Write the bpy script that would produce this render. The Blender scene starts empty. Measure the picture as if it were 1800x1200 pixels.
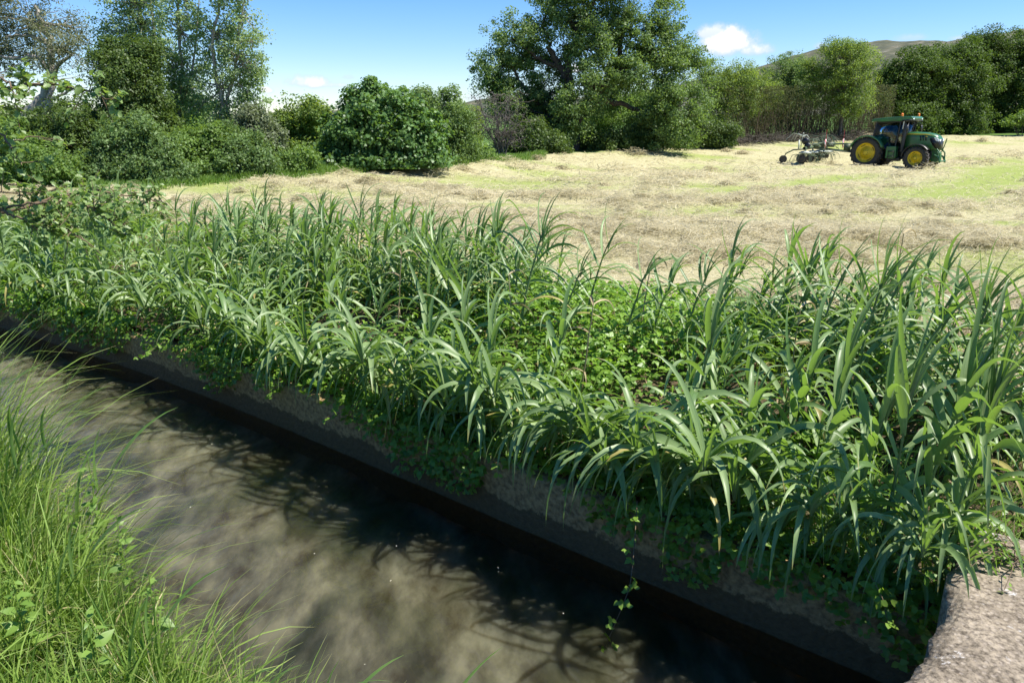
import bpy, math, random
import numpy as np
from mathutils import Vector, Matrix

C = bpy.context.scene.collection
scene = bpy.context.scene
R = math.radians

# ------------------------------------------------------------------ camera
CAM_H = 2.0
FOC = 1300.0                     # focal length in pixels of the 1800 px wide photograph
PITCH = math.atan(380.0 / FOC)
cam_d = bpy.data.cameras.new("camera")
cam_d.sensor_width = 36.0
cam_d.lens = 26.0
cam_d.clip_start = 0.05
cam_d.clip_end = 4000.0
cam = bpy.data.objects.new("camera", cam_d)
cam.location = (0, 0, CAM_H)
cam.rotation_euler = (math.pi / 2 - PITCH, 0, 0)
C.objects.link(cam)
scene.camera = cam

# ------------------------------------------------------------------ light
SUN_AZ, SUN_EL = R(101), R(59)
SUNV = Vector((math.sin(SUN_AZ) * math.cos(SUN_EL), math.cos(SUN_AZ) * math.cos(SUN_EL), math.sin(SUN_EL)))
sun_d = bpy.data.lights.new("sun", 'SUN')
sun_d.energy = 5.0
sun_d.angle = R(0.5)
sun_d.color = (1.0, 0.95, 0.87)
sun = bpy.data.objects.new("sun", sun_d)
sun.rotation_euler = (-SUNV).to_track_quat('-Z', 'Y').to_euler()
sun.location = (30, 20, 60)
C.objects.link(sun)

world = bpy.data.worlds.new("World")
scene.world = world
world.use_nodes = True
scene.view_settings.view_transform = 'Standard'
scene.view_settings.look = 'None'
scene.view_settings.exposure = 0.9
scene.view_settings.gamma = 1.0
scene.cycles.max_bounces = 7
scene.cycles.diffuse_bounces = 3
scene.cycles.glossy_bounces = 3
scene.cycles.transmission_bounces = 4
scene.cycles.transparent_max_bounces = 10
scene.cycles.caustics_reflective = False
scene.cycles.caustics_refractive = False

CP, SP = math.cos(PITCH), math.sin(PITCH)


def ray(px, py):
    u = 600.0 - py
    return np.array([px - 900.0, FOC * CP + u * SP, u * CP - FOC * SP])


def at(px, py, Y):
    """world point of the viewing ray through a photo pixel at forward distance Y"""
    d = ray(px, py)
    k = Y / d[1]
    return np.array([d[0] * k, Y, CAM_H + d[2] * k])


def depth(p):
    return p[1] * CP + (CAM_H - p[2]) * SP


def world_nodes():
    nt = world.node_tree
    nt.nodes.clear()
    N, L = nt.nodes.new, nt.links.new
    out = N('ShaderNodeOutputWorld')
    sky = N('ShaderNodeTexSky')
    sky.sky_type = 'NISHITA'
    sky.sun_disc = False
    sky.sun_elevation = SUN_EL
    sky.sun_rotation = SUN_AZ
    sky.air_density = 1.0
    sky.dust_density = 0.0
    sky.ozone_density = 3.0
    bg = N('ShaderNodeBackground')
    bg.inputs['Strength'].default_value = 0.083
    hs = N('ShaderNodeHueSaturation')
    hs.inputs['Saturation'].default_value = 1.35
    L(sky.outputs[0], hs.inputs['Color'])
    tn = N('ShaderNodeMix')
    tn.data_type = 'RGBA'
    tn.blend_type = 'MULTIPLY'
    tn.inputs[0].default_value = 1.0
    tn.inputs[7].default_value = (0.97, 0.99, 1.2, 1)
    L(hs.outputs[0], tn.inputs[6])
    L(tn.outputs[2], bg.inputs['Color'])
    cl = N('ShaderNodeBackground')
    cl.inputs['Strength'].default_value = 0.62
    tc = N('ShaderNodeTexCoord')
    noise = N('ShaderNodeTexNoise')
    noise.inputs['Scale'].default_value = 26.0
    noise.inputs['Detail'].default_value = 7.0
    noise.inputs['Roughness'].default_value = 0.62
    L(tc.outputs['Generated'], noise.inputs['Vector'])
    # each cloud: photo centre, half sizes in pixels, opacity
    clouds = [(545, 146, 58, 20, 1.0), (585, 151, 40, 9, .8), (612, 137, 16, 7, .4), (468, 160, 16, 10, .9),
              (425, 182, 30, 9, .45), (1290, 78, 64, 38, 1.0), (1325, 90, 50, 20, .85), (1256, 60, 36, 22, .75),
              (1440, 82, 22, 10, .55), (1600, 68, 40, 11, .45), (1690, 68, 30, 10, .6),
              (1010, 122, 26, 16, .9), (840, 175, 26, 10, .5), (1395, 95, 40, 10, .25)]
    total = None

    def math_n(op, a, b=None, clamp=False):
        m = N('ShaderNodeMath')
        m.operation = op
        m.use_clamp = clamp
        for i, v in enumerate((a, b)):
            if v is None:
                continue
            if isinstance(v, (int, float)):
                m.inputs[i].default_value = v
            else:
                L(v, m.inputs[i])
        return m.outputs[0]

    def dot(vec):
        m = N('ShaderNodeVectorMath')
        m.operation = 'DOT_PRODUCT'
        L(tc.outputs['Generated'], m.inputs[0])
        m.inputs[1].default_value = vec
        return m.outputs['Value']
    nz = math_n('MULTIPLY', math_n('SUBTRACT', noise.outputs['Fac'], 0.5), 2.6)
    shade = None
    for (px, py, rx, ry, op) in clouds:
        c = Vector(ray(px, py)).normalized()
        r = Vector((c.y, -c.x, 0)).normalized()
        u = r.cross(c).normalized()
        k = (Vector(ray(px + 1, py)).normalized() - c).length
        cd = math_n('MAXIMUM', dot(c), 0.2)
        a = math_n('DIVIDE', dot(r / (rx * k)), cd)
        b = math_n('DIVIDE', dot(u / (ry * k)), cd)
        # flatter underside
        b2 = math_n('ADD', b, math_n('MULTIPLY', math_n('MINIMUM', b, 0.0), 0.7))
        q = math_n('ADD', math_n('MULTIPLY', a, a), math_n('MULTIPLY', b2, b2))
        m = math_n('ADD', math_n('SUBTRACT', 1.0, q), nz)
        m = math_n('MULTIPLY', math_n('MULTIPLY', m, 1.15, True), op)
        total = m if total is None else math_n('MAXIMUM', total, m)
        s = math_n('MULTIPLY', m, math_n('ADD', math_n('MULTIPLY', b, 0.25), 0.62, True))
        shade = s if shade is None else math_n('MAXIMUM', shade, s)
    ramp = N('ShaderNodeValToRGB')
    ramp.color_ramp.elements[0].position = 0.25
    ramp.color_ramp.elements[0].color = (0.60, 0.70, 0.86, 1)
    ramp.color_ramp.elements[1].position = 0.62
    ramp.color_ramp.elements[1].color = (0.98, 0.98, 1.0, 1)
    L(shade, ramp.inputs[0])
    L(ramp.outputs[0], cl.inputs['Color'])
    mix = N('ShaderNodeMixShader')
    sm = math_n('MULTIPLY', total, total)
    L(math_n('MULTIPLY', sm, math_n('SUBTRACT', 3.0, math_n('MULTIPLY', total, 2.0))), mix.inputs[0])
    L(bg.outputs[0], mix.inputs[1])
    L(cl.outputs[0], mix.inputs[2])
    L(mix.outputs[0], out.inputs['Surface'])


world_nodes()

# ------------------------------------------------------------------ noise and terrain


def _hash(ix, iy, seed):
    h = (ix.astype(np.int64) * 374761393 + iy.astype(np.int64) * 668265263 + seed * 974634777) & 0xFFFFFFFF
    h = ((h ^ (h >> 13)) * 1274126177) & 0xFFFFFFFF
    return ((h ^ (h >> 16)) & 0xFFFF) / 65535.0


def vnoise(x, y, seed=0):
    x = np.asarray(x, float)
    y = np.asarray(y, float)
    ix, iy = np.floor(x), np.floor(y)
    fx, fy = x - ix, y - iy
    fx, fy = fx * fx * (3 - 2 * fx), fy * fy * (3 - 2 * fy)
    a, b = _hash(ix, iy, seed), _hash(ix + 1, iy, seed)
    c, d = _hash(ix, iy + 1, seed), _hash(ix + 1, iy + 1, seed)
    return (a * (1 - fx) + b * fx) * (1 - fy) + (c * (1 - fx) + d * fx) * fy


def fbm(x, y, seed=0, o=4):
    t, a, s = 0, 0.5, 0
    for i in range(o):
        t = t + a * vnoise(np.asarray(x) * 2 ** i, np.asarray(y) * 2 ** i, seed + i)
        s += a
        a *= 0.5
    return t / s


def smooth(x):
    x = np.clip(x, 0, 1)
    return x * x * (3 - 2 * x)


W0 = np.array([-0.48, 5.63])
NV = np.array([0.6332, 0.7740])       # from the canal towards the field
TV = np.array([-0.7740, 0.6332])      # along the canal, away from the bridge
WATER_Z, WALL_Z, SLAB_Z = -1.05, -0.56, -0.14
CANAL_W = 2.6


def bend(s):
    s = np.asarray(s, float)
    a = np.clip(s - 2.3, 0, 10)
    return -0.0095 * a * a - 0.19 * np.clip(s - 12.3, 0, None)


def to_sq(x, y):
    dx, dy = np.asarray(x, float) - W0[0], np.asarray(y, float) - W0[1]
    s = dx * TV[0] + dy * TV[1]
    return s, dx * NV[0] + dy * NV[1] - bend(s)


def to_xy(s, q):
    s = np.asarray(s, float)
    o = np.asarray(q, float) + bend(s)
    return W0[0] + s * TV[0] + o * NV[0], W0[1] + s * TV[1] + o * NV[1]


EDGE_PX = np.array([-2500, -600, 0, 270, 560, 870, 1050, 1250, 1450, 1640, 1800, 3000, 5000])
EDGE_A = (EDGE_PX - 900) / 1354.0
EDGE_Y = np.array([18, 20, 24.5, 26.5, 31.3, 40, 48, 54, 57, 60, 60, 60, 60.])
EDGE_PY = np.array([345, 340, 334, 325, 302, 280, 268, 255, 247, 241, 238, 230, 230.])
EDGE_Z = np.array([at(px, py, y)[2] for px, py, y in zip(EDGE_PX, EDGE_PY, EDGE_Y)])


def edge_y(x, y):
    return np.interp(np.asarray(x) / np.maximum(np.asarray(y), 1.0), EDGE_A, EDGE_Y)


def hay_density(x, y):
    """0..1: how much raked hay lies here; windrows run roughly across the view"""
    u = x * 0.95 - y * 0.30
    v = x * 0.30 + y * 0.95
    n = fbm(u * 0.16, v * 0.60, 31, 3)
    m = fbm(u * 0.85, v * 1.25, 57, 3)
    return np.clip((n * 0.58 + m * 0.42 - 0.405) * 4.4, 0, 1)


def green_mask(x, y):
    u = x * 0.97 - y * 0.24
    v = x * 0.24 + y * 0.97
    n = fbm(u * 0.16, v * 0.55, 91, 4)
    g = np.clip((n - 0.50) * 5.0, 0, 1) * 0.9
    # the green strip the rake has cleared beside and behind the tractor
    for (ax, ay, bx, by, w) in STRIPS:
        dx, dy = bx - ax, by - ay
        ln = math.hypot(dx, dy)
        t = ((x - ax) * dx + (y - ay) * dy) / ln / ln
        d = np.abs((x - ax) * dy - (y - ay) * dx) / ln + (fbm(x * .7, y * .7, 17, 3) - .5) * 1.4
        g = np.maximum(g, np.clip(1.5 - d / w, 0, 1) * np.clip(3 - 3 * np.abs(t * 2 - 1) + .6, 0, 1))
    return np.clip(g, 0, 1)


def flat_ground(px, py, z=-0.33):
    d = ray(px, py)
    k = (z - CAM_H) / d[2]
    return d[0] * k, d[1] * k


_a, _b = flat_ground(1240, 345), flat_ground(1530, 306)
_c, _d = flat_ground(1610, 372), flat_ground(1800, 288)
_e, _f = flat_ground(1060, 402), flat_ground(1330, 385)
STRIPS = [(*_a, *_b, 1.1), (*_c, *_d, 1.9), (*_e, *_f, 0.5)]


def height(x, y, detail=True):
    x = np.asarray(x, float)
    y = np.asarray(y, float)
    s, q = to_sq(x, y)
    far = -0.50 + 0.50 * smooth((q - 0.15) / 2.7)
    ey = edge_y(x, y)
    a = np.clip(x / np.maximum(y, 1.0), -4, 4)
    ez = np.interp(a, EDGE_A, EDGE_Z)
    rho = np.where(y > 1, y / ey, 0)
    far = far - 0.45 * smooth((y - 10) / 30)
    t = np.clip((rho - 0.80) / 0.20, 0, 1) ** 1.25
    far = far * (1 - t) + ez * t
    far = far + np.clip((y - ey) * 0.03, 0, 3.0)
    near = -0.62 + 0.48 * smooth((-CANAL_W - q - 0.1) / 2.2)
    near = np.where(q > -CANAL_W - 0.25, -0.62 - 0.9 * smooth((q + CANAL_W + 0.25) / 0.35), near)
    z = np.where(q > -CANAL_W * 0.5, far, near)
    if detail:
        bumps = (fbm(x * 1.3, y * 1.3, 5, 4) - .5) * 0.16
        fld = smooth((q - 3.0) / 1.2) * smooth((1.04 - rho) / .06)
        hd = hay_density(x, y) * (1 - 0.85 * green_mask(x, y))
        z = z + np.where(q > 0.3, bumps * (0.25 + 0.5 * (q < 3.2)), bumps * .3) + fld * (hd * 0.16 + (fbm(x * 3.1, y * 3.1, 44, 3) - .5) * 0.10 * hd)
    return z


def hz(x, y):
    return float(height(np.array([x]), np.array([y]))[0])


def ground_hit(px, py):
    d = ray(px, py)
    t = np.linspace(1.5, 90, 4000) / d[1]
    X, Y, Z = d[0] * t, d[1] * t, CAM_H + d[2] * t
    below = np.nonzero(Z < height(X, Y, False))[0]
    i = below[0] if len(below) else len(t) - 1
    return X[i], Y[i]


# ------------------------------------------------------------------ object helpers
def tag(o, label=None, cat=None, group=None, kind=None):
    if label:
        o["label"] = label
    if cat:
        o["category"] = cat
    if group:
        o["group"] = group
    if kind:
        o["kind"] = kind
    return o


def empty(name, loc=(0, 0, 0), rz=0.0):
    o = bpy.data.objects.new(name, None)
    o.location = [float(v) for v in loc]
    o.rotation_euler = (0, 0, rz)
    o.empty_display_size = 0.1
    C.objects.link(o)
    return o


def mesh_np(name, V, faces, mat=None, parent=None, rnd=None, uv=None, attrs=None, shade=True):
    """faces: list of integer arrays (n, k)"""
    V = np.asarray(V, np.float32)
    me = bpy.data.meshes.new(name)
    faces = [np.asarray(f, np.int32) for f in faces if len(f)]
    loops = np.concatenate([f.ravel() for f in faces])
    sizes = np.concatenate([np.full(len(f), f.shape[1], np.int32) for f in faces])
    starts = np.concatenate([[0], np.cumsum(sizes)[:-1]]).astype(np.int32)
    me.vertices.add(len(V))
    me.vertices.foreach_set('co', V.ravel())
    me.loops.add(len(loops))
    me.loops.foreach_set('vertex_index', loops)
    me.polygons.add(len(sizes))
    me.polygons.foreach_set('loop_start', starts)
    if shade:
        me.polygons.foreach_set('use_smooth', np.ones(len(sizes), bool))
    if rnd is not None:
        me.attributes.new('rnd', 'FLOAT', 'POINT').data.foreach_set('value', np.asarray(rnd, np.float32))
    for k, v in (attrs or {}).items():
        me.attributes.new(k, 'FLOAT', 'POINT').data.foreach_set('value', np.asarray(v, np.float32))
    if uv is not None:
        l = me.uv_layers.new(name='UVMap')
        l.data.foreach_set('uv', np.asarray(uv, np.float32)[loops].ravel())
    me.update(calc_edges=True)
    if mat:
        me.materials.append(mat)
    o = bpy.data.objects.new(name, me)
    C.objects.link(o)
    if parent:
        o.parent = parent
    return o


class Acc:
    """collects geometry into one mesh"""

    def __init__(self):
        self.V, self.F, self.r, self.uv, self.n = [], {}, [], [], 0

    def add(self, V, F, rnd=0.5, uv=None):
        V = np.asarray(V, float).reshape(-1, 3)
        F = np.asarray(F, int)
        self.V.append(V)
        self.F.setdefault(F.shape[1], []).append(F + self.n)
        self.r.append(np.broadcast_to(np.asarray(rnd, float), (len(V),)))
        self.uv.append(np.zeros((len(V), 2)) if uv is None else uv)
        self.n += len(V)

    def build(self, name, mat, parent=None, shade=True):
        return mesh_np(name, np.concatenate(self.V), [np.concatenate(f) for f in self.F.values()], mat, parent,
                       rnd=np.concatenate(self.r), uv=np.concatenate(self.uv), shade=shade)

    def tube(self, pts, rad, sides=6, rnd=0.5, cap=True):
        P = np.asarray(pts, float)
        n = len(P)
        rad = np.broadcast_to(np.asarray(rad, float), (n,))
        T = np.gradient(P, axis=0)
        T /= np.linalg.norm(T, axis=1)[:, None] + 1e-9
        ref = np.array([0.31, 0.17, 0.93]) if abs(T[:, 2]).mean() < 0.8 else np.array([0.95, 0.3, 0.05])
        A = np.cross(T, ref)
        A /= np.linalg.norm(A, axis=1)[:, None] + 1e-9
        B = np.cross(T, A)
        ang = np.linspace(0, 2 * np.pi, sides, endpoint=False)
        V = P[:, None] + rad[:, None, None] * (np.cos(ang)[None, :, None] * A[:, None] + np.sin(ang)[None, :, None] * B[:, None])
        i = np.arange(n - 1)[:, None] * sides
        j = np.arange(sides)[None]
        k = (j + 1) % sides
        F = np.stack([i + j, i + k, i + k + sides, i + j + sides], -1).reshape(-1, 4)
        u = np.stack(np.broadcast_arrays(j / sides * np.ones((n, 1)), np.arange(n)[:, None] * 0.5), -1).reshape(-1, 2)
        self.add(V.reshape(-1, 3), F, rnd, u)

    def box(self, c, size, rot=None, rnd=0.5):
        x, y, z = [v / 2 for v in size]
        V = np.array([(a, b, d) for a in (-x, x) for b in (-y, y) for d in (-z, z)])
        if rot is not None:
            V = V @ np.array(rot).T
        F = [(0, 1, 3, 2), (4, 6, 7, 5), (0, 4, 5, 1), (2, 3, 7, 6), (0, 2, 6, 4), (1, 5, 7, 3)]
        self.add(V + np.asarray(c), F, rnd)

    def prism(self, prof, y0, y1, inset=0.0, rnd=0.5):
        """side outline in (x, z), swept from y0 to y1"""
        P = np.array(prof, float)
        n = len(P)
        V = np.concatenate([np.stack([P[:, 0], np.full(n, y), P[:, 1]], 1) for y in (y0, y1)])
        i = np.arange(n)
        k = (i + 1) % n
        self.add(V, np.stack([i, k, k + n, i + n], 1), rnd)
        self.F.setdefault(n, []).append(np.array([i[::-1] + self.n - 2 * n, i + self.n - n]))

    def lathe(self, prof, c, segs=32, axis='y', rnd=0.5):
        """profile of (radius, along axis)"""
        P = np.array(prof, float)
        m = len(P)
        ang = np.linspace(0, 2 * np.pi, segs, endpoint=False)
        r, a = P[None, :, 0], P[None, :, 1] * np.ones((segs, 1))
        cx, cz = r * np.cos(ang)[:, None], r * np.sin(ang)[:, None]
        V = {'y': (cx, a, cz), 'z': (cx, cz, a), 'x': (a, cx, cz)}[axis]
        V = np.stack(V, -1).reshape(-1, 3) + np.asarray(c)
        i = np.arange(segs)[:, None] * m
        i2 = ((np.arange(segs) + 1) % segs)[:, None] * m
        j = np.arange(m - 1)[None]
        self.add(V, np.stack([i + j, i2 + j, i2 + j + 1, i + j + 1], -1).reshape(-1, 4), rnd)


def copy_tree(o, parent=None, group=None):
    c = o.copy()
    C.objects.link(c)
    c.parent = parent
    for ch in list(o.children):
        copy_tree(ch, c)
    return c


# ------------------------------------------------------------------ materials
def new_mat(name):
    m = bpy.data.materials.new(name)
    m.use_nodes = True
    m.node_tree.nodes.clear()
    return m, m.node_tree.nodes.new, m.node_tree.links.new


def leaf_mat(name, dark, light, trans=(0.2, 0.35, 0.04), tmix=0.35, rough=0.5, spec=0.4, streak=False, varobj=0.0, dry=None):
    m, N, L = new_mat(name)
    out = N('ShaderNodeOutputMaterial')
    at_ = N('ShaderNodeAttribute')
    at_.attribute_name = 'rnd'
    ramp = N('ShaderNodeValToRGB')
    ramp.color_ramp.elements[0].color = (*dark, 1)
    ramp.color_ramp.elements[1].color = (*light, 1)
    if dry:
        ramp.color_ramp.elements[1].position = 0.86
        e = ramp.color_ramp.elements.new(0.96)
        e.color = (*dry, 1)
    L(at_.outputs['Fac'], ramp.inputs[0])
    col = ramp.outputs[0]
    if dry:                      # leaf tips that have yellowed
        uvt = N('ShaderNodeUVMap')
        sx = N('ShaderNodeSeparateXYZ')
        L(uvt.outputs[0], sx.inputs[0])
        nt_ = N('ShaderNodeTexNoise')
        nt_.inputs['Scale'].default_value = 1.7
        L(uvt.outputs[0], nt_.inputs['Vector'])
        ma = N('ShaderNodeMath')
        ma.operation = 'MULTIPLY_ADD'
        L(nt_.outputs['Fac'], ma.inputs[0])
        ma.inputs[1].default_value = 1.6
        L(sx.outputs['Y'], ma.inputs[2])
        mr_ = N('ShaderNodeMapRange')
        mr_.inputs['From Min'].default_value = 4.35
        mr_.inputs['From Max'].default_value = 4.9
        L(ma.outputs[0], mr_.inputs['Value'])
        mt = N('ShaderNodeMix')
        mt.data_type = 'RGBA'
        L(mr_.outputs[0], mt.inputs[0])
        L(col, mt.inputs[6])
        mt.inputs[7].default_value = (*dry, 1)
        col = mt.outputs[2]
    if streak or varobj:
        hsv = N('ShaderNodeHueSaturation')
        L(col, hsv.inputs['Color'])
        if varobj:
            oi = N('ShaderNodeObjectInfo')
            mr = N('ShaderNodeMapRange')
            mr.inputs['To Min'].default_value = 1 - varobj
            mr.inputs['To Max'].default_value = 1 + varobj
            L(oi.outputs['Random'], mr.inputs['Value'])
            L(mr.outputs[0], hsv.inputs['Value'])
        col = hsv.outputs[0]
    if streak:
        uvn = N('ShaderNodeUVMap')
        mp = N('ShaderNodeMapping')
        mp.inputs['Scale'].default_value = (14, 1.6, 1)
        nz = N('ShaderNodeTexNoise')
        nz.inputs['Scale'].default_value = 1.0
        nz.inputs['Detail'].default_value = 3
        L(uvn.outputs[0], mp.inputs[0])
        L(mp.outputs[0], nz.inputs['Vector'])
        mx = N('ShaderNodeMix')
        mx.data_type = 'RGBA'
        mx.blend_type = 'MULTIPLY'
        mx.inputs[0].default_value = 0.8
        rr = N('ShaderNodeValToRGB')
        rr.color_ramp.elements[0].position = 0.3
        rr.color_ramp.elements[0].color = (0.55, 0.6, 0.5, 1)
        rr.color_ramp.elements[1].position = 0.7
        rr.color_ramp.elements[1].color = (1.25, 1.2, 1.2, 1)
        L(nz.outputs['Fac'], rr.inputs[0])
        L(col, mx.inputs[6])
        L(rr.outputs[0], mx.inputs[7])
        col = mx.outputs[2]
    p = N('ShaderNodeBsdfPrincipled')
    p.inputs['Roughness'].default_value = rough
    p.inputs['Specular IOR Level'].default_value = spec
    L(col, p.inputs['Base Color'])
    t = N('ShaderNodeBsdfTranslucent')
    t.inputs['Color'].default_value = (*trans, 1)
    mix = N('ShaderNodeMixShader')
    mix.inputs[0].default_value = tmix
    L(p.outputs[0], mix.inputs[1])
    L(t.outputs[0], mix.inputs[2])
    L(mix.outputs[0], out.inputs['Surface'])
    return m


def plain_mat(name, col, rough=0.5, metal=0.0, noise=0.0, scale=8.0, spec=0.5, bump=0.0, coat=0.0, col2=None):
    m, N, L = new_mat(name)
    out = N('ShaderNodeOutputMaterial')
    p = N('ShaderNodeBsdfPrincipled')
    p.inputs['Base Color'].default_value = (*col, 1)
    p.inputs['Roughness'].default_value = rough
    p.inputs['Metallic'].default_value = metal
    p.inputs['Specular IOR Level'].default_value = spec
    if coat:
        p.inputs['Coat Weight'].default_value = coat
        p.inputs['Coat Roughness'].default_value = 0.12
    if noise or bump:
        tc = N('ShaderNodeTexCoord')
        nz = N('ShaderNodeTexNoise')
        nz.inputs['Scale'].default_value = scale
        nz.inputs['Detail'].default_value = 6
        nz.inputs['Roughness'].default_value = 0.65
        L(tc.outputs['Object'], nz.inputs['Vector'])
        if noise:
            rr = N('ShaderNodeValToRGB')
            c2 = col2 or tuple(v * (1 - noise) for v in col)
            rr.color_ramp.elements[0].position = 0.32
            rr.color_ramp.elements[0].color = (*c2, 1)
            rr.color_ramp.elements[1].position = 0.66
            rr.color_ramp.elements[1].color = (*[v * (1 + noise * .4) for v in col], 1)
            L(nz.outputs['Fac'], rr.inputs[0])
            L(rr.outputs[0], p.inputs['Base Color'])
        if bump:
            b = N('ShaderNodeBump')
            b.inputs['Strength'].default_value = bump
            b.inputs['Distance'].default_value = 0.03
            L(nz.outputs['Fac'], b.inputs['Height'])
            L(b.outputs[0], p.inputs['Normal'])
    L(p.outputs[0], out.inputs['Surface'])
    return m


def ground_mat():
    m, N, L = new_mat("field_ground")
    out = N('ShaderNodeOutputMaterial')
    p = N('ShaderNodeBsdfPrincipled')
    p.inputs['Roughness'].default_value = 0.95
    p.inputs['Specular IOR Level'].default_value = 0.1
    tc = N('ShaderNodeTexCoord')

    def noise(scale, stretch=(1, 1, 1), det=6):
        mp = N('ShaderNodeMapping')
        mp.inputs['Scale'].default_value = stretch
        mp.inputs['Rotation'].default_value = (0, 0, 0.25)
        n = N('ShaderNodeTexNoise')
        n.inputs['Scale'].default_value = scale
        n.inputs['Detail'].default_value = det
        n.inputs['Roughness'].default_value = 0.7
        L(tc.outputs['Object'], mp.inputs[0])
        L(mp.outputs[0], n.inputs['Vector'])
        return n.outputs['Fac']

    def ramp(f, a, ca, b, cb):
        r = N('ShaderNodeValToRGB')
        r.color_ramp.elements[0].position = a
        r.color_ramp.elements[0].color = (*ca, 1)
        r.color_ramp.elements[1].position = b
        r.color_ramp.elements[1].color = (*cb, 1)
        L(f, r.inputs[0])
        return r.outputs[0]

    def mix(f, a, b):
        x = N('ShaderNodeMix')
        x.data_type = 'RGBA'
        L(f, x.inputs[0])
        L(a, x.inputs[6])
        L(b, x.inputs[7])
        return x.outputs[2]

    def attr(n):
        a = N('ShaderNodeAttribute')
        a.attribute_name = n
        return a.outputs['Fac']
    straw = ramp(noise(7, (1, 2.2, 1)), 0.34, (0.30, 0.28, 0.13), 0.64, (0.49, 0.445, 0.275))
    green = ramp(noise(14), 0.3, (0.17, 0.215, 0.045), 0.7, (0.34, 0.39, 0.12))
    soil = ramp(noise(5), 0.3, (0.055, 0.045, 0.028), 0.7, (0.16, 0.125, 0.07))
    verge = ramp(noise(3), 0.3, (0.05, 0.10, 0.02), 0.7, (0.12, 0.20, 0.045))
    c = mix(attr('green'), straw, green)
    c = mix(attr('verge'), c, verge)
    c = mix(attr('soil'), c, soil)
    L(c, p.inputs['Base Color'])
    b = N('ShaderNodeBump')
    b.inputs['Strength'].default_value = 0.7
    b.inputs['Distance'].default_value = 0.05
    L(noise(22, (1, 1.5, 1)), b.inputs['Height'])
    L(b.outputs[0], p.inputs['Normal'])
    L(p.outputs[0], out.inputs['Surface'])
    return m


def wall_mat():
    m, N, L = new_mat("damp_concrete")
    out = N('ShaderNodeOutputMaterial')
    p = N('ShaderNodeBsdfPrincipled')
    p.inputs['Roughness'].default_value = 0.85
    tc = N('ShaderNodeTexCoord')
    sep = N('ShaderNodeSeparateXYZ')
    L(tc.outputs['Object'], sep.inputs[0])
    n1 = N('ShaderNodeTexNoise')
    n1.inputs['Scale'].default_value = 4.5
    n1.inputs['Detail'].default_value = 8
    n1.inputs['Roughness'].default_value = 0.7
    n2 = N('ShaderNodeTexNoise')
    n2.inputs['Scale'].default_value = 26
    n2.inputs['Detail'].default_value = 6
    L(tc.outputs['Object'], n1.inputs['Vector'])
    L(tc.outputs['Object'], n2.inputs['Vector'])
    # tide mark: damp, algae-dark concrete below a ragged line
    ad = N('ShaderNodeMath')
    ad.operation = 'MULTIPLY_ADD'
    L(n1.outputs['Fac'], ad.inputs[0])
    ad.inputs[1].default_value = -0.30
    L(sep.outputs['Z'], ad.inputs[2])
    mr = N('ShaderNodeMapRange')
    mr.inputs['From Min'].default_value = WATER_Z + 0.19 - 0.155
    mr.inputs['From Max'].default_value = WATER_Z + 0.19 - 0.135
    L(ad.outputs[0], mr.inputs['Value'])
    r1 = N('ShaderNodeValToRGB')
    r1.color_ramp.elements[0].position = 0.34
    r1.color_ramp.elements[0].color = (0.19, 0.125, 0.06, 1)
    r1.color_ramp.elements[1].position = 0.64
    r1.color_ramp.elements[1].color = (0.46, 0.31, 0.145, 1)
    L(n2.outputs['Fac'], r1.inputs[0])
    r2 = N('ShaderNodeValToRGB')
    r2.color_ramp.elements[0].color = (0.058, 0.042, 0.020, 1)
    r2.color_ramp.elements[1].color = (0.17, 0.118, 0.056, 1)
    L(n2.outputs['Fac'], r2.inputs[0])
    x = N('ShaderNodeMix')
    x.data_type = 'RGBA'
    L(mr.outputs[0], x.inputs[0])
    L(r2.outputs[0], x.inputs[6])
    L(r1.outputs[0], x.inputs[7])
    L(x.outputs[2], p.inputs['Base Color'])
    b = N('ShaderNodeBump')
    b.inputs['Strength'].default_value = 0.8
    b.inputs['Distance'].default_value = 0.02
    L(n2.outputs['Fac'], b.inputs['Height'])
    L(b.outputs[0], p.inputs['Normal'])
    L(p.outputs[0], out.inputs['Surface'])
    return m


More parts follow.
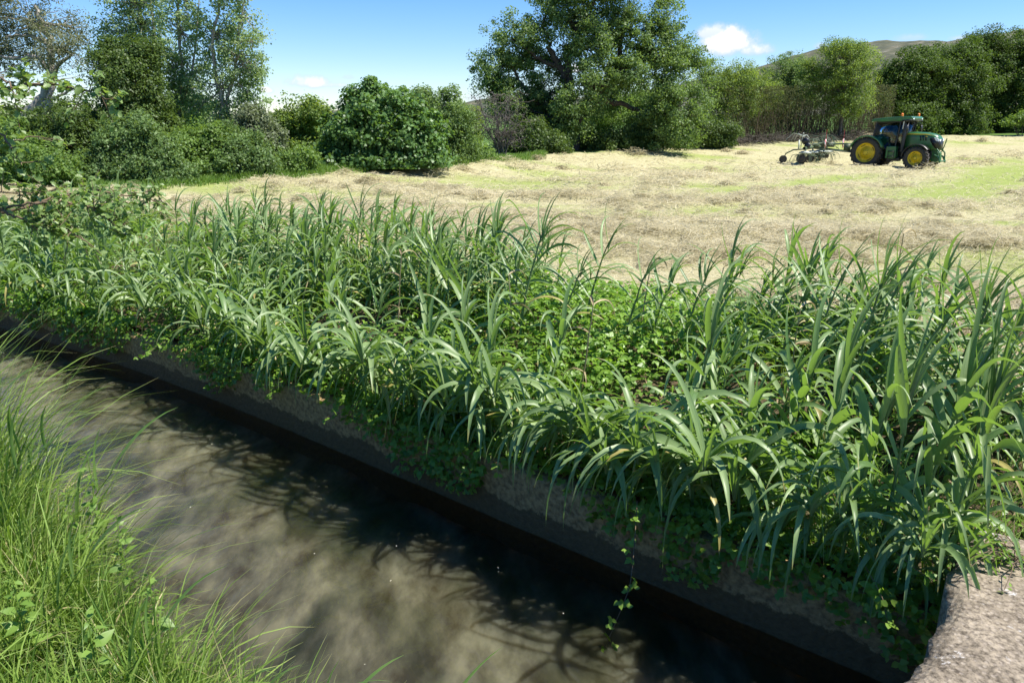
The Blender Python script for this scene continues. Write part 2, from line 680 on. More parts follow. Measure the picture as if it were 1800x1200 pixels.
def slab_mat():
    m, N, L = new_mat("weathered_concrete")
    out = N('ShaderNodeOutputMaterial')
    p = N('ShaderNodeBsdfPrincipled')
    p.inputs['Roughness'].default_value = 0.9
    p.inputs['Specular IOR Level'].default_value = 0.2
    tc = N('ShaderNodeTexCoord')

    def tex(kind, scale, **kw):
        n = N(kind)
        n.inputs['Scale'].default_value = scale
        for k, v in kw.items():
            n.inputs[k].default_value = v
        L(tc.outputs['Object'], n.inputs['Vector'])
        return n

    def ramp(f, stops):
        r = N('ShaderNodeValToRGB')
        e = r.color_ramp.elements
        while len(e) < len(stops):
            e.new(0.5)
        for i, (pos, c) in enumerate(stops):
            e[i].position = pos
            e[i].color = (*c, 1)
        L(f, r.inputs[0])
        return r.outputs[0]

    def mix(f, a, b, mode='MIX'):
        x = N('ShaderNodeMix')
        x.data_type = 'RGBA'
        x.blend_type = mode
        if isinstance(f, float):
            x.inputs[0].default_value = f
        else:
            L(f, x.inputs[0])
        L(a, x.inputs[6])
        L(b, x.inputs[7])
        return x.outputs[2]
    big = tex('ShaderNodeTexNoise', 3.0, Detail=8, Roughness=0.7).outputs['Fac']
    grit = tex('ShaderNodeTexNoise', 38, Detail=5, Roughness=0.7).outputs['Fac']
    peb = tex('ShaderNodeTexVoronoi', 42)
    c = ramp(big, [(0.3, (0.11, 0.090, 0.066)), (0.52, (0.215, 0.182, 0.138)), (0.72, (0.31, 0.265, 0.205))])
    g = ramp(grit, [(0.34, (0.22, 0.20, 0.18)), (0.58, (1.35, 1.32, 1.25))])
    c = mix(0.85, c, g, 'MULTIPLY')
    pc = ramp(peb.outputs['Color'], [(0.2, (0.16, 0.13, 0.10)), (0.8, (0.40, 0.34, 0.27))])
    c = mix(ramp(peb.outputs['Distance'], [(0.28, (0.55, 0.55, 0.55)), (0.42, (0, 0, 0))]), c, pc)
    lich = tex('ShaderNodeTexNoise', 5.5, Detail=9, Roughness=0.75).outputs['Fac']
    wl = N('ShaderNodeRGB')
    wl.outputs[0].default_value = (0.52, 0.50, 0.47, 1)
    c = mix(ramp(lich, [(0.60, (0, 0, 0)), (0.64, (0.85, 0.85, 0.85))]), c, wl.outputs[0])
    rust = tex('ShaderNodeTexNoise', 8.0, Detail=8, Roughness=0.75, W=3.0) if False else tex('ShaderNodeTexNoise', 8.3, Detail=8, Roughness=0.75)
    rc = N('ShaderNodeRGB')
    rc.outputs[0].default_value = (0.20, 0.12, 0.05, 1)
    c = mix(ramp(rust.outputs['Fac'], [(0.30, (0.8, 0.8, 0.8)), (0.37, (0, 0, 0))]), c, rc.outputs[0])
    L(c, p.inputs['Base Color'])
    b = N('ShaderNodeBump')
    b.inputs['Strength'].default_value = 0.9
    b.inputs['Distance'].default_value = 0.012
    L(mix(0.5, grit, peb.outputs['Distance']), b.inputs['Height'])
    L(b.outputs[0], p.inputs['Normal'])
    L(p.outputs[0], out.inputs['Surface'])
    return m


def bed_mat():
    m, N, L = new_mat("canal_mud")
    out = N('ShaderNodeOutputMaterial')
    p = N('ShaderNodeBsdfPrincipled')
    p.inputs['Roughness'].default_value = 0.95
    p.inputs['Specular IOR Level'].default_value = 0.05
    tc = N('ShaderNodeTexCoord')
    mp = N('ShaderNodeMapping')
    mp.inputs['Rotation'].default_value = (0, 0, math.atan2(NV[1], NV[0]))
    mp.inputs['Scale'].default_value = (1.4, 0.7, 1)
    n = N('ShaderNodeTexNoise')
    n.inputs['Scale'].default_value = 2.6
    n.inputs['Detail'].default_value = 7
    n.inputs['Roughness'].default_value = 0.62
    L(tc.outputs['Object'], mp.inputs[0])
    L(mp.outputs[0], n.inputs['Vector'])
    r = N('ShaderNodeValToRGB')
    e = r.color_ramp.elements
    e[0].position = 0.36
    e[0].color = (0.055, 0.046, 0.030, 1)
    e[1].position = 0.66
    e[1].color = (0.215, 0.203, 0.162, 1)
    k = e.new(0.5)
    k.color = (0.118, 0.111, 0.088, 1)
    L(n.outputs['Fac'], r.inputs[0])
    # dark water weed on the mud; its patches also paint soft reed-shadow dapples
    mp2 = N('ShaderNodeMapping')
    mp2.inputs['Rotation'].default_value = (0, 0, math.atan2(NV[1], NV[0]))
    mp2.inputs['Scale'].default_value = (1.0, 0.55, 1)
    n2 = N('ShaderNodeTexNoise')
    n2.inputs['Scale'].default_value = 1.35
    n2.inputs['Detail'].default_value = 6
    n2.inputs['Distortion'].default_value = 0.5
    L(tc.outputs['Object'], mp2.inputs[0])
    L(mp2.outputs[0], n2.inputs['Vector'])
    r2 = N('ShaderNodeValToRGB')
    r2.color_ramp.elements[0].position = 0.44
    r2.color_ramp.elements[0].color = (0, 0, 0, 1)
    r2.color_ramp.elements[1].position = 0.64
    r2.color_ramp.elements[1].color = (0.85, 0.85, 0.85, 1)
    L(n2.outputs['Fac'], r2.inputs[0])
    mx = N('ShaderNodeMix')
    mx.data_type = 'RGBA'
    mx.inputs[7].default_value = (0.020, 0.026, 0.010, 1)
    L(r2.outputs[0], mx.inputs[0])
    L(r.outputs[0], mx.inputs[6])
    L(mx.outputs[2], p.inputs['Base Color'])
    # soft silt: light spreads sideways in it
    p.inputs['Subsurface Weight'].default_value = 1.0
    p.inputs['Subsurface Radius'].default_value = (1.0, 0.85, 0.6)
    p.inputs['Subsurface Scale'].default_value = 0.9
    L(p.outputs[0], out.inputs['Surface'])
    return m


def water_mat():
    m, N, L = new_mat("stream_water")
    out = N('ShaderNodeOutputMaterial')
    tc = N('ShaderNodeTexCoord')
    mp = N('ShaderNodeMapping')
    mp.inputs['Rotation'].default_value = (0, 0, math.atan2(NV[1], NV[0]))
    mp.inputs['Scale'].default_value = (1.0, 0.45, 1)
    n = N('ShaderNodeTexNoise')
    n.inputs['Scale'].default_value = 8.0
    n.inputs['Detail'].default_value = 4
    n.inputs['Distortion'].default_value = 0.6
    L(tc.outputs['Object'], mp.inputs[0])
    L(mp.outputs[0], n.inputs['Vector'])
    b = N('ShaderNodeBump')
    b.inputs['Strength'].default_value = 0.6
    b.inputs['Distance'].default_value = 0.04
    L(n.outputs['Fac'], b.inputs['Height'])
    g = N('ShaderNodeBsdfGlossy')
    g.inputs['Roughness'].default_value = 0.16
    g.inputs['Color'].default_value = (0.9, 0.93, 1, 1)
    L(b.outputs[0], g.inputs['Normal'])
    t = N('ShaderNodeBsdfTransparent')
    t.inputs['Color'].default_value = (0.80, 0.80, 0.70, 1)
    d = N('ShaderNodeBsdfDiffuse')            # silt hanging in the water
    d.inputs['Color'].default_value = (0.24, 0.22, 0.16, 1)
    m1 = N('ShaderNodeMixShader')
    m1.inputs[0].default_value = 0.0
    L(t.outputs[0], m1.inputs[1])
    L(d.outputs[0], m1.inputs[2])
    f = N('ShaderNodeFresnel')
    f.inputs['IOR'].default_value = 1.33
    L(b.outputs[0], f.inputs['Normal'])
    m2 = N('ShaderNodeMixShader')
    L(f.outputs[0], m2.inputs[0])
    L(m1.outputs[0], m2.inputs[1])
    L(g.outputs[0], m2.inputs[2])
    L(m2.outputs[0], out.inputs['Surface'])
    return m


def glass_mat(name, tint, alpha=0.35):
    m, N, L = new_mat(name)
    out = N('ShaderNodeOutputMaterial')
    t = N('ShaderNodeBsdfTransparent')
    t.inputs['Color'].default_value = (*tint, 1)
    g = N('ShaderNodeBsdfGlossy')
    g.inputs['Roughness'].default_value = 0.03
    mx = N('ShaderNodeMixShader')
    lw = N('ShaderNodeFresnel')
    lw.inputs['IOR'].default_value = 1.42
    ad = N('ShaderNodeMath')
    ad.operation = 'ADD'
    ad.inputs[1].default_value = alpha * 0.3
    L(lw.outputs[0], ad.inputs[0])
    L(ad.outputs[0], mx.inputs[0])
    L(t.outputs[0], mx.inputs[1])
    L(g.outputs[0], mx.inputs[2])
    L(mx.outputs[0], out.inputs['Surface'])
    return m


def stripe_mat():
    m, N, L = new_mat("red_white_stripes")
    out = N('ShaderNodeOutputMaterial')
    p = N('ShaderNodeBsdfPrincipled')
    p.inputs['Roughness'].default_value = 0.4
    tc = N('ShaderNodeTexCoord')
    mp = N('ShaderNodeMapping')
    mp.inputs['Rotation'].default_value = (R(40), 0, 0)
    w = N('ShaderNodeTexWave')
    w.bands_direction = 'Z'
    w.inputs['Scale'].default_value = 1.5
    L(tc.outputs['Object'], mp.inputs[0])
    L(mp.outputs[0], w.inputs['Vector'])
    r = N('ShaderNodeValToRGB')
    r.color_ramp.interpolation = 'CONSTANT'
    r.color_ramp.elements[0].color = (0.8, 0.78, 0.76, 1)
    r.color_ramp.elements[1].position = 0.5
    r.color_ramp.elements[1].color = (0.60, 0.04, 0.03, 1)
    L(w.outputs['Fac'], r.inputs[0])
    L(r.outputs[0], p.inputs['Base Color'])
    L(p.outputs[0], out.inputs['Surface'])
    return m


M_bark = plain_mat("grey_bark", (0.15, 0.125, 0.10), 0.9, noise=.55, scale=6, bump=.6)
M_bark_dark = plain_mat("dark_bark", (0.075, 0.06, 0.045), 0.9, noise=.5, scale=6, bump=.6)
M_bark_pale = plain_mat("pale_bark", (0.33, 0.30, 0.25), 0.9, noise=.5, scale=5, bump=.4)
M_twig = plain_mat("brown_twig", (0.16, 0.11, 0.065), 0.85, noise=.4, scale=20)
M_dead = plain_mat("dead_twigs", (0.125, 0.105, 0.09), 0.9, noise=.3, scale=5)


# ------------------------------------------------------------------ foliage helpers
def unit(v):
    return v / (np.linalg.norm(v, axis=-1, keepdims=True) + 1e-9)


def leaf_quads(acc, P, Nrm, L_, W_, rng, rnd, fold=0.18):
    """diamond leaves at P, facing Nrm"""
    n = len(P)
    d = unit(np.cross(Nrm, rng.normal(size=(n, 3))))
    b = np.cross(Nrm, d)
    L_ = np.broadcast_to(L_, (n,))[:, None]
    W_ = np.broadcast_to(W_, (n,))[:, None]
    V = np.stack([P - d * L_ * .5, P + b * W_ * .5 + Nrm * W_ * fold - d * L_ * .06,
                  P + d * L_ * .5, P - b * W_ * .5 + Nrm * W_ * fold - d * L_ * .06], 1)
    F = np.arange(4 * n).reshape(n, 4)
    acc.add(V.reshape(-1, 3), F, np.repeat(rnd, 4))


def crown_leaves(rng, lobes, n_clump, per, clump_r, leaf, outbias=0.5, upbias=0.35, shell=2.6, flat=0.75, aspect=0.62):
    """lobes: list of (centre, (rx, ry, rz)); returns an Acc of leaves and the clump centres"""
    acc = Acc()
    vol = np.array([l[1][0] * l[1][1] + l[1][0] * l[1][2] for l in lobes]) ** 0.9
    pick = rng.choice(len(lobes), n_clump, p=vol / vol.sum())
    cen = np.array([l[0] for l in lobes])[pick]
    rad = np.array([l[1] for l in lobes])[pick]
    d = unit(rng.normal(size=(n_clump, 3)))
    r = rng.random(n_clump) ** (1 / shell)
    # uneven outline
    wob = 0.78 + 0.42 * rng.random(n_clump) ** 1.3
    cc = cen + d * rad * (r * wob)[:, None]
    cr = clump_r * (0.55 + 0.9 * rng.random(n_clump))
    cnt = np.maximum(4, (per * (0.35 + 1.3 * rng.random(n_clump)))).astype(int)
    idx = np.repeat(np.arange(n_clump), cnt)
    n = len(idx)
    o = unit(rng.normal(size=(n, 3))) * (rng.random(n) ** 0.45)[:, None]
    P = cc[idx] + o * cr[idx][:, None] * np.array([1, 1, flat])
    nr = unit(rng.normal(size=(n, 3)) + outbias * 1.6 * d[idx] + upbias * 2 * np.array([0, 0, 1.0]) + o * .5)
    tone = np.clip(0.5 + 0.22 * rng.normal(size=n_clump)[idx] + 0.2 * rng.normal(size=n), 0, 1)
    s = leaf * (0.6 + 0.8 * rng.random(n))
    leaf_quads(acc, P, nr, s, s * aspect, rng, tone)
    return acc, cc, pick


def wander(rng, a, b, n, amp, sag=0.0):
    a, b = np.asarray(a, float), np.asarray(b, float)
    t = np.linspace(0, 1, n)[:, None]
    ln = np.linalg.norm(b - a)
    off = np.cumsum(rng.normal(size=(n, 3)), 0)
    off = off - off[0] - t * (off[-1] - off[0])
    P = a + (b - a) * t + off * amp * ln / max(n, 1) + np.array([0, 0, 1]) * (np.sin(np.pi * t) * sag * ln)
    return P


ALL_TREES = []


def tree(name, label, cat, Y, base_px, lobes_px, leafm, barkm, *, seed, clumps=220, per=110, clump_r=0.55, leaf=0.15,
         trunk_r=0.2, fork=0.35, stems=1, limb_px=None, twigs=0.6, group=None, shell=2.6, trunk_px=None, depth_r=0.8,
         aspect=0.62, limb_r=0.45, upbias=0.35, base_xy=None, crown_name='crown', outbias=.5):
    rng = np.random.default_rng(seed)
    if base_xy is None:
        b = at(base_px, 260, Y)
        bx, by = b[0], b[1]
    else:
        bx, by = base_xy
    bz = hz(bx, by) - 0.05
    base = np.array([bx, by, bz])
    lobes = []
    for l in lobes_px:
        cx, cy, rx, ry = l[:4]
        dy = l[4] if len(l) > 4 else 0.0
        c = at(cx, cy, Y + dy)
        k = depth(c) / FOC
        lobes.append((c - base, (rx * k, depth_r * (l[5] if len(l) > 5 else rx) * k, ry * k * 1.02)))
    root = empty(name, base)
    tag(root, label, cat, group)
    acc, cc, pick = crown_leaves(rng, lobes, clumps, per, clump_r, leaf, shell=shell, aspect=aspect, upbias=upbias, outbias=outbias)
    acc.V = [np.concatenate(acc.V)]
    low = acc.V[0][:, 2] < 0.03
    acc.V[0][low, 2] = 0.03 + (0.03 - acc.V[0][low, 2]) * 0.25
    acc.build(crown_name, leafm, root)
    # trunk, limbs and twigs
    w = Acc()
    top = max(l[0][2] for l in lobes)
    mean = np.mean([l[0] for l in lobes], 0)
    forks = []
    if trunk_px:
        for (pts, r0, r1) in trunk_px:
            P = []
            for i, (px, py, *dy) in enumerate(pts):
                P.append(at(px, py, Y + (dy[0] if dy else 0)) - base)
            P = np.array(P)
            # smooth through the traced points
            t = np.linspace(0, len(P) - 1, len(P) * 5)
            Q = np.stack([np.interp(t, np.arange(len(P)), P[:, k]) for k in range(3)], 1)
            Q[1:-1] += rng.normal(size=Q[1:-1].shape) * r0 * 0.22
            rr = np.linspace(r0, r1, len(Q))
            w.tube(Q, rr, 8)
            forks += [(Q[i], rr[i]) for i in range(len(Q) // 3, len(Q))]
    else:
        for k in range(stems):
            ang = rng.random() * 6.28
            f = np.array([mean[0] * .5, mean[1] * .5, max(top * fork, .2)])
            if stems > 1:
                f = f + np.array([math.cos(ang), math.sin(ang), 0]) * lobes[0][1][0] * 0.35
            P = wander(rng, (0.12 * k * math.cos(ang), 0.12 * k * math.sin(ang), -0.1), f, 8, 0.10)
            rr = np.linspace(trunk_r, trunk_r * 0.7, 8) * (1 if stems == 1 else 0.6)
            rr[0] *= 1.3
            w.tube(P, rr, 8)
            forks += [(P[i], rr[i]) for i in (5, 6, 7)]
    lc = [l[0] for l in lobes]
    lobe_ends = []
    for c in lc:
        ds = [np.linalg.norm(c - f[0]) + (3 if f[0][2] > c[2] + .3 else 0) for f in forks]
        f, fr = forks[int(np.argmin(ds))]
        P = wander(rng, f, c, 7, 0.14, 0.05)
        r0 = min(fr * 0.8, trunk_r * limb_r)
        w.tube(P, np.linspace(r0, r0 * .35, 7), 6)
        lobe_ends.append((P, r0))
    for i in range(len(cc)):
        if rng.random() > twigs:
            continue
        P0, r0 = lobe_ends[pick[i]]
        j = rng.integers(2, 7)
        P = wander(rng, P0[j], cc[i], 5, 0.16, 0.04)
        w.tube(P, np.linspace(max(r0 * .3, .015), 0.008, 5), 4)
    w.build('trunk', barkm, root)
    ALL_TREES.append(root)
    return root


# ribbons (grass blades, reed leaves): integrate a bending direction
def ribbon(acc, P0, D0, L_, W_, rng, n=7, grav=1.2, wind=(0.5, 0, 0), fold=0.22, rnd=None, prof='leaf', side0=None, twist=0.0):
    """vectorised: P0 (m,3) D0 (m,3) L_ (m,) W_ (m,)"""
    m = len(P0)
    wind = np.asarray(wind, float)
    D = unit(np.asarray(D0, float))
    P = np.asarray(P0, float).copy()
    grav = np.broadcast_to(grav, (m,))
    rows, uvs = [], []
    side = unit(np.cross(D, np.array([0, 0, 1.0])) + 1e-4) if side0 is None else unit(side0)
    tw = np.broadcast_to(twist, (m,))
    for i in range(n + 1):
        t = i / n
        if prof == 'leaf':
            wp = min(1.0, 0.42 + t * 3.2) * max(1 - t ** 1.7, 0.0) ** 0.85 if t < 1 else 0.03
        else:
            wp = (1 - t ** 2) ** 0.8 * .9 + .05
        nrm = unit(np.cross(side, D))
        sd = unit(side + nrm * (tw * t)[:, None])
        h = (W_ * wp * 0.5)[:, None]
        up = np.cross(sd, D)
        rows.append(np.stack([P - sd * h + up * h * fold * 2, P, P + sd * h + up * h * fold * 2], 1))
        uvs.append(np.array([[0, t * 4], [.5, t * 4], [1, t * 4]]))
        D = unit(D + (np.array([0, 0, -1.0])[None] * (grav * (0.25 + t * 1.1))[:, None] + wind * (0.3 + t)) / n) if prof == 'grass' else unit(D + (np.array([0, 0, -1.0])[None] * (grav * (0.08 + t * 1.55))[:, None] + wind * (0.25 + .9 * t)) / n)
        side = unit(side - D * (side * D).sum(1, keepdims=True))
        P = P + D * (L_ / n)[:, None]
    V = np.stack(rows, 1)                              # m, n+1, 3, 3
    V = V.reshape(m, (n + 1) * 3, 3)
    f = []
    for i in range(n):
        a = i * 3
        f += [(a, a + 1, a + 4, a + 3), (a + 1, a + 2, a + 5, a + 4)]
    F = (np.array(f)[None] + (np.arange(m) * (n + 1) * 3)[:, None, None]).reshape(-1, 4)
    if rnd is None:
        rnd = rng.random(m)
    uv = np.tile(np.concatenate(uvs), (m, 1))
    uv[:, 0] += np.repeat(rng.random(m) * 9, (n + 1) * 3)
    acc.add(V.reshape(-1, 3), F, np.repeat(rnd, (n + 1) * 3), uv)


#@@SETTING
# ------------------------------------------------------------------ the setting
def grid(name, S, Q, zf, mat, attrs=None, kind='structure'):
    s, q = np.meshgrid(S, Q, indexing='ij')
    x, y = to_xy(s.ravel(), q.ravel())
    z = zf(x, y)
    a, b = len(S), len(Q)
    i = (np.arange(a - 1)[:, None] * b + np.arange(b - 1)[None]).ravel()
    F = np.stack([i, i + 1, i + b + 1, i + b], 1)
    o = mesh_np(name, np.stack([x, y, z], 1), [F], mat, attrs=attrs(x, y) if attrs else None)
    tag(o, kind=kind)
    return o


def spread(lo, fine_lo, fine_hi, hi, step, grow=1.12):
    v = list(np.arange(fine_lo, fine_hi, step))
    d = step
    while v[-1] < hi:
        d *= grow
        v.append(v[-1] + d)
    d = step
    while v[0] > lo:
        d *= grow
        v.insert(0, v[0] - d)
    return np.array(v)


M_ground = ground_mat()


def field_attrs(x, y):
    s, q = to_sq(x, y)
    n = fbm(x * 2.2, y * 2.2, 71, 4)
    soil = smooth((3.1 - q + (n - .5) * 1.6) / .6)
    ey = edge_y(x, y)
    verge = smooth((y - ey + (n - .5) * 2.0 + .4 + .8 * (x / np.maximum(y, 1) < -.02)) / .8)
    verge = np.maximum(verge, smooth((s - 11.5) / 2.0) * smooth((4.2 - q) / 1.0))
    g = green_mask(x, y)
    return {'soil': soil * (1 - smooth((s - 11.5) / 2.0)), 'verge': verge, 'green': g}


S_f = spread(-900, -36, 40, 900, 0.26)
Q_f = np.concatenate([np.arange(0.12, 3.4, 0.1), spread(3.4, 3.4, 66, 1200, 0.2)])
grid('field', S_f, Q_f, height, M_ground, field_attrs)
grid('near_bank', spread(-200, -8, 16, 200, 0.2), np.concatenate([spread(-200, -8, -3.2, -3.2, 0.2), np.arange(-3.1, -CANAL_W + 0.35, 0.06)]),
     lambda x, y: np.where(to_sq(x, y)[0] < -3.66, np.minimum(height(x, y), np.where(to_sq(x, y)[1] < -CANAL_W - .3, SLAB_Z - 0.3, -1.6)), height(x, y)),
     plain_mat("bank_earth", (0.06, 0.062, 0.025), 0.95, noise=.5, scale=4), None)
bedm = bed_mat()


def canal_bed():
    S = spread(-40, -8, 14, 120, 0.12)
    Q = np.linspace(-CANAL_W - .1, 0.16, 26)
    s, q = np.meshgrid(S, Q, indexing='ij')
    x, y = to_xy(s.ravel(), q.ravel())
    z = -1.23 + (fbm(x * 1.8, y * 1.8, 12, 4) - .5) * 0.14
    a, b = len(S), len(Q)
    n = a * b
    V = np.concatenate([np.stack([x, y, z], 1), np.stack([x, y, np.full(n, -3.2)], 1)])
    i = (np.arange(a - 1)[:, None] * b + np.arange(b - 1)[None]).ravel()
    top = np.stack([i, i + 1, i + b + 1, i + b], 1)
    F = [top, top[:, ::-1] + n]
    j = np.arange(b - 1)
    F.append(np.stack([j + 1, j, j + n, j + 1 + n], 1))
    j = j + (a - 1) * b
    F.append(np.stack([j, j + 1, j + 1 + n, j + n], 1))
    k = np.arange(a - 1) * b
    F.append(np.stack([k, k + b, k + b + n, k + n], 1))
    k = k + b - 1
    F.append(np.stack([k + b, k, k + n, k + b + n], 1))
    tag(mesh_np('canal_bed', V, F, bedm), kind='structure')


canal_bed()
grid('water', spread(-40, -8, 16, 120, 0.4), np.linspace(-CANAL_W + .02, 0.004, 5),
     lambda x, y: np.full_like(x, WATER_Z), water_mat())


def floating_specks():
    rng = np.random.default_rng(88)
    acc = Acc()
    n = 18
    x, y = to_xy(rng.uniform(-2.5, 5, n), rng.uniform(-2.3, -.5, n))
    leaf_quads(acc, np.stack([x, y, np.full(n, WATER_Z + .004)], 1), unit(rng.normal(size=(n, 3)) * .1 + [0, 0, 1]), rng.uniform(.008, .022, n), rng.uniform(.005, .010, n), rng, rng.random(n))
    o = acc.build('floating_specks', leaf_mat("floating_fluff", (.35, .33, .22), (.75, .74, .68), (.3, .3, .2), .1, .7, .2))
    tag(o, "pale specks of fluff and hay floating on the canal water", 'debris', kind='stuff')


floating_specks()


def canal_wall():
    S = np.arange(-3.6, 40, 0.05)
    rows = []
    prof = [(-0.02, -1.65), (-0.005, -1.2), (0.0, -0.95), (0.004, -0.75), (0.008, WALL_Z - .03), (0.03, WALL_Z), (0.24, WALL_Z + .005), (0.26, -0.8)]
    for (q, z) in prof:
        qq = q + (fbm(S * 3, np.full_like(S, z * 9), 8, 4) - .5) * 0.03
        zz = z + ((fbm(S * 2.2, S * 0, 9, 5) - .5) * 0.09 if z > WALL_Z - .1 else 0)
        x, y = to_xy(S, qq)
        rows.append(np.stack([x, y, np.broadcast_to(zz, S.shape)], 1))
    V = np.stack(rows, 1)
    a, b = len(S), len(prof)
    i = (np.arange(a - 1)[:, None] * b + np.arange(b - 1)[None]).ravel()
    F = np.stack([i, i + 1, i + b + 1, i + b], 1)
    o = mesh_np('canal_wall', V.reshape(-1, 3), [F], wall_mat())
    tag(o, "low concrete canal wall with a dark damp tide mark under the reeds", "canal wall")


canal_wall()


def bridge():
    # slab crossing the canal at right angles; chipped edge
    S = np.concatenate([[-3.60], np.arange(-3.63, -7.5, -0.03)])
    Q = np.arange(-6.5, 0.42, 0.03)
    s, q = np.meshgrid(S, Q, indexing='ij')
    chip = (fbm(q * 9, q * 0 + 3, 3, 5) - .5) * 0.10 + (fbm(q * 2, q * 0, 4, 3) - .5) * .07
    edge = smooth((-3.60 - s) / 0.3)
    s2 = s + chip * (1 - edge)
    z = SLAB_Z + (fbm(s * 5, q * 5, 7, 5) - .5) * 0.028 - 0.035 * smooth(1 - (-3.60 - s) / 0.07) * (0.5 + fbm(q * 7, s * 7, 2, 3))
    x, y = to_xy(s2.ravel(), q.ravel())
    V = np.stack([x, y, z.ravel()], 1)
    a, b = len(S), len(Q)
    i = (np.arange(a - 1)[:, None] * b + np.arange(b - 1)[None]).ravel()
    F = [np.stack([i, i + 1, i + b + 1, i + b], 1)]
    # edge face, far end face and underside
    n0 = len(V)
    low = V.copy()
    top_idx = np.concatenate([np.arange(b), np.arange(1, a) * b + b - 1])
    lowv = V[top_idx].copy()
    lowv[:, 2] = -0.52
    V = np.concatenate([V, lowv])
    k = np.arange(len(top_idx) - 1)
    F.append(np.stack([top_idx[k], n0 + k, n0 + k + 1, top_idx[k + 1]], 1))
    x, y = to_xy(np.array([-3.6, -3.6, -7.5, -7.5]), np.array([-6.5, .42, .42, -6.5]))
    V = np.concatenate([V, np.stack([x, y, np.full(4, -0.52)], 1)])
    m = len(V)
    F.append(np.array([[m - 4, m - 3, m - 2, m - 1]]))
    o = mesh_np('concrete_bridge', V, F, slab_mat())
    tag(o, "weathered concrete bridge slab with chipped edge and white stain at the canal", "bridge")


bridge()


def hill():
    xs = np.linspace(-420, 900, 330)
    t = np.linspace(0, 1, 90)
    ridge_px = np.array([-3000, 0, 760, 850, 960, 1200, 1330, 1440, 1530, 1640, 1720, 1900, 2600, 4000])
    ridge_py = np.array([235, 215, 200, 186, 180, 150, 124, 92, 80, 75, 66, 40, 60, 120])
    Yr = 330.0
    X, T = np.meshgrid(xs, t, indexing='ij')
    px = X / Yr * 1395 + 900
    zr = np.interp(px, ridge_px, np.array([at(900, p, Yr)[2] for p in ridge_py]))
    Yv = 130 + T * 260
    prof = np.where(T < 0.77, smooth(T / 0.77) ** 0.9, 1 - 0.5 * smooth((T - .77) / .23))
    Z = 2 + (zr - 2) * prof + (fbm(X * .03, Yv * .03, 6, 6) - .5) * 7 * np.clip(prof, 0, 1) + (fbm(X * .16, Yv * .16, 16, 4) - .5) * 2.6 * prof
    a, b = X.shape
    i = (np.arange(a - 1)[:, None] * b + np.arange(b - 1)[None]).ravel()
    F = np.stack([i, i + b, i + b + 1, i + 1], 1)
    m, N, L = new_mat("scrub_hillside")
    out = N('ShaderNodeOutputMaterial')
    p = N('ShaderNodeBsdfPrincipled')
    p.inputs['Roughness'].default_value = 0.95
    tc = N('ShaderNodeTexCoord')
    n = N('ShaderNodeTexNoise')
    n.inputs['Scale'].default_value = 0.16
    n.inputs['Detail'].default_value = 9
    n.inputs['Roughness'].default_value = 0.72
    mp = N('ShaderNodeMapping')
    mp.inputs['Scale'].default_value = (1, 1, 2.2)
    L(tc.outputs['Object'], mp.inputs[0])
    L(mp.outputs[0], n.inputs['Vector'])
    r = N('ShaderNodeValToRGB')
    e = r.color_ramp.elements
    e[0].position, e[0].color = 0.36, (0.028, 0.038, 0.015, 1)
    e[1].position, e[1].color = 0.70, (0.36, 0.33, 0.29, 1)
    k = e.new(0.50)
    k.color = (0.065, 0.068, 0.030, 1)
    k = e.new(0.60)
    k.color = (0.12, 0.11, 0.065, 1)
    L(n.outputs['Fac'], r.inputs[0])
    L(r.outputs[0], p.inputs['Base Color'])
    L(p.outputs[0], out.inputs['Surface'])
    o = mesh_np('hill', np.stack([X, Yv, Z], -1).reshape(-1, 3), [F], m)
    tag(o, kind='structure')


hill()

#@@TREES
# ------------------------------------------------------------------ far trees
LM = {
    'oak': leaf_mat("oak_leaves", (0.058, 0.105, 0.028), (0.185, 0.275, 0.090), (0.28, 0.42, 0.06), 0.38, 0.5, 0.3),
    'dark': leaf_mat("dark_oak_leaves", (0.032, 0.064, 0.012), (0.100, 0.160, 0.032), (0.16, 0.26, 0.025), 0.32, 0.55, 0.2),
    'poplar': leaf_mat("poplar_leaves", (0.16, 0.23, 0.09), (0.31, 0.41, 0.19), (0.42, 0.57, 0.15), 0.45, 0.5, 0.35),
    'pine': leaf_mat("pine_needles", (0.11, 0.13, 0.065), (0.21, 0.22, 0.12), (0.24, 0.28, 0.09), 0.36, 0.6, 0.25),
    'ever': leaf_mat("evergreen_leaves", (0.036, 0.070, 0.018), (0.115, 0.175, 0.036), (0.18, 0.28, 0.035), 0.30, 0.5, 0.3),
    'shrub': leaf_mat("shrub_leaves", (0.070, 0.125, 0.034), (0.170, 0.265, 0.085), (0.24, 0.36, 0.06), 0.36, 0.5, 0.35),
    'lush': leaf_mat("lush_shrub_leaves", (0.075, 0.135, 0.028), (0.175, 0.275, 0.065), (0.28, 0.43, 0.05), 0.38, 0.5, 0.3),
    'fig': leaf_mat("fig_leaves", (0.050, 0.110, 0.026), (0.145, 0.255, 0.075), (0.22, 0.38, 0.04), 0.34, 0.45, 0.4),
    'ash': leaf_mat("ash_leaves", (0.09, 0.15, 0.042), (0.18, 0.27, 0.09), (0.28, 0.42, 0.07), 0.38, 0.55, 0.3),
    'spring': leaf_mat("spring_leaves", (0.085, 0.145, 0.028), (0.19, 0.275, 0.07), (0.34, 0.46, 0.05), 0.42, 0.55, 0.3),
    'grey': leaf_mat("grey_green_leaves", (0.095, 0.12, 0.06), (0.20, 0.235, 0.13), (0.26, 0.33, 0.11), 0.36, 0.55, 0.35),
}

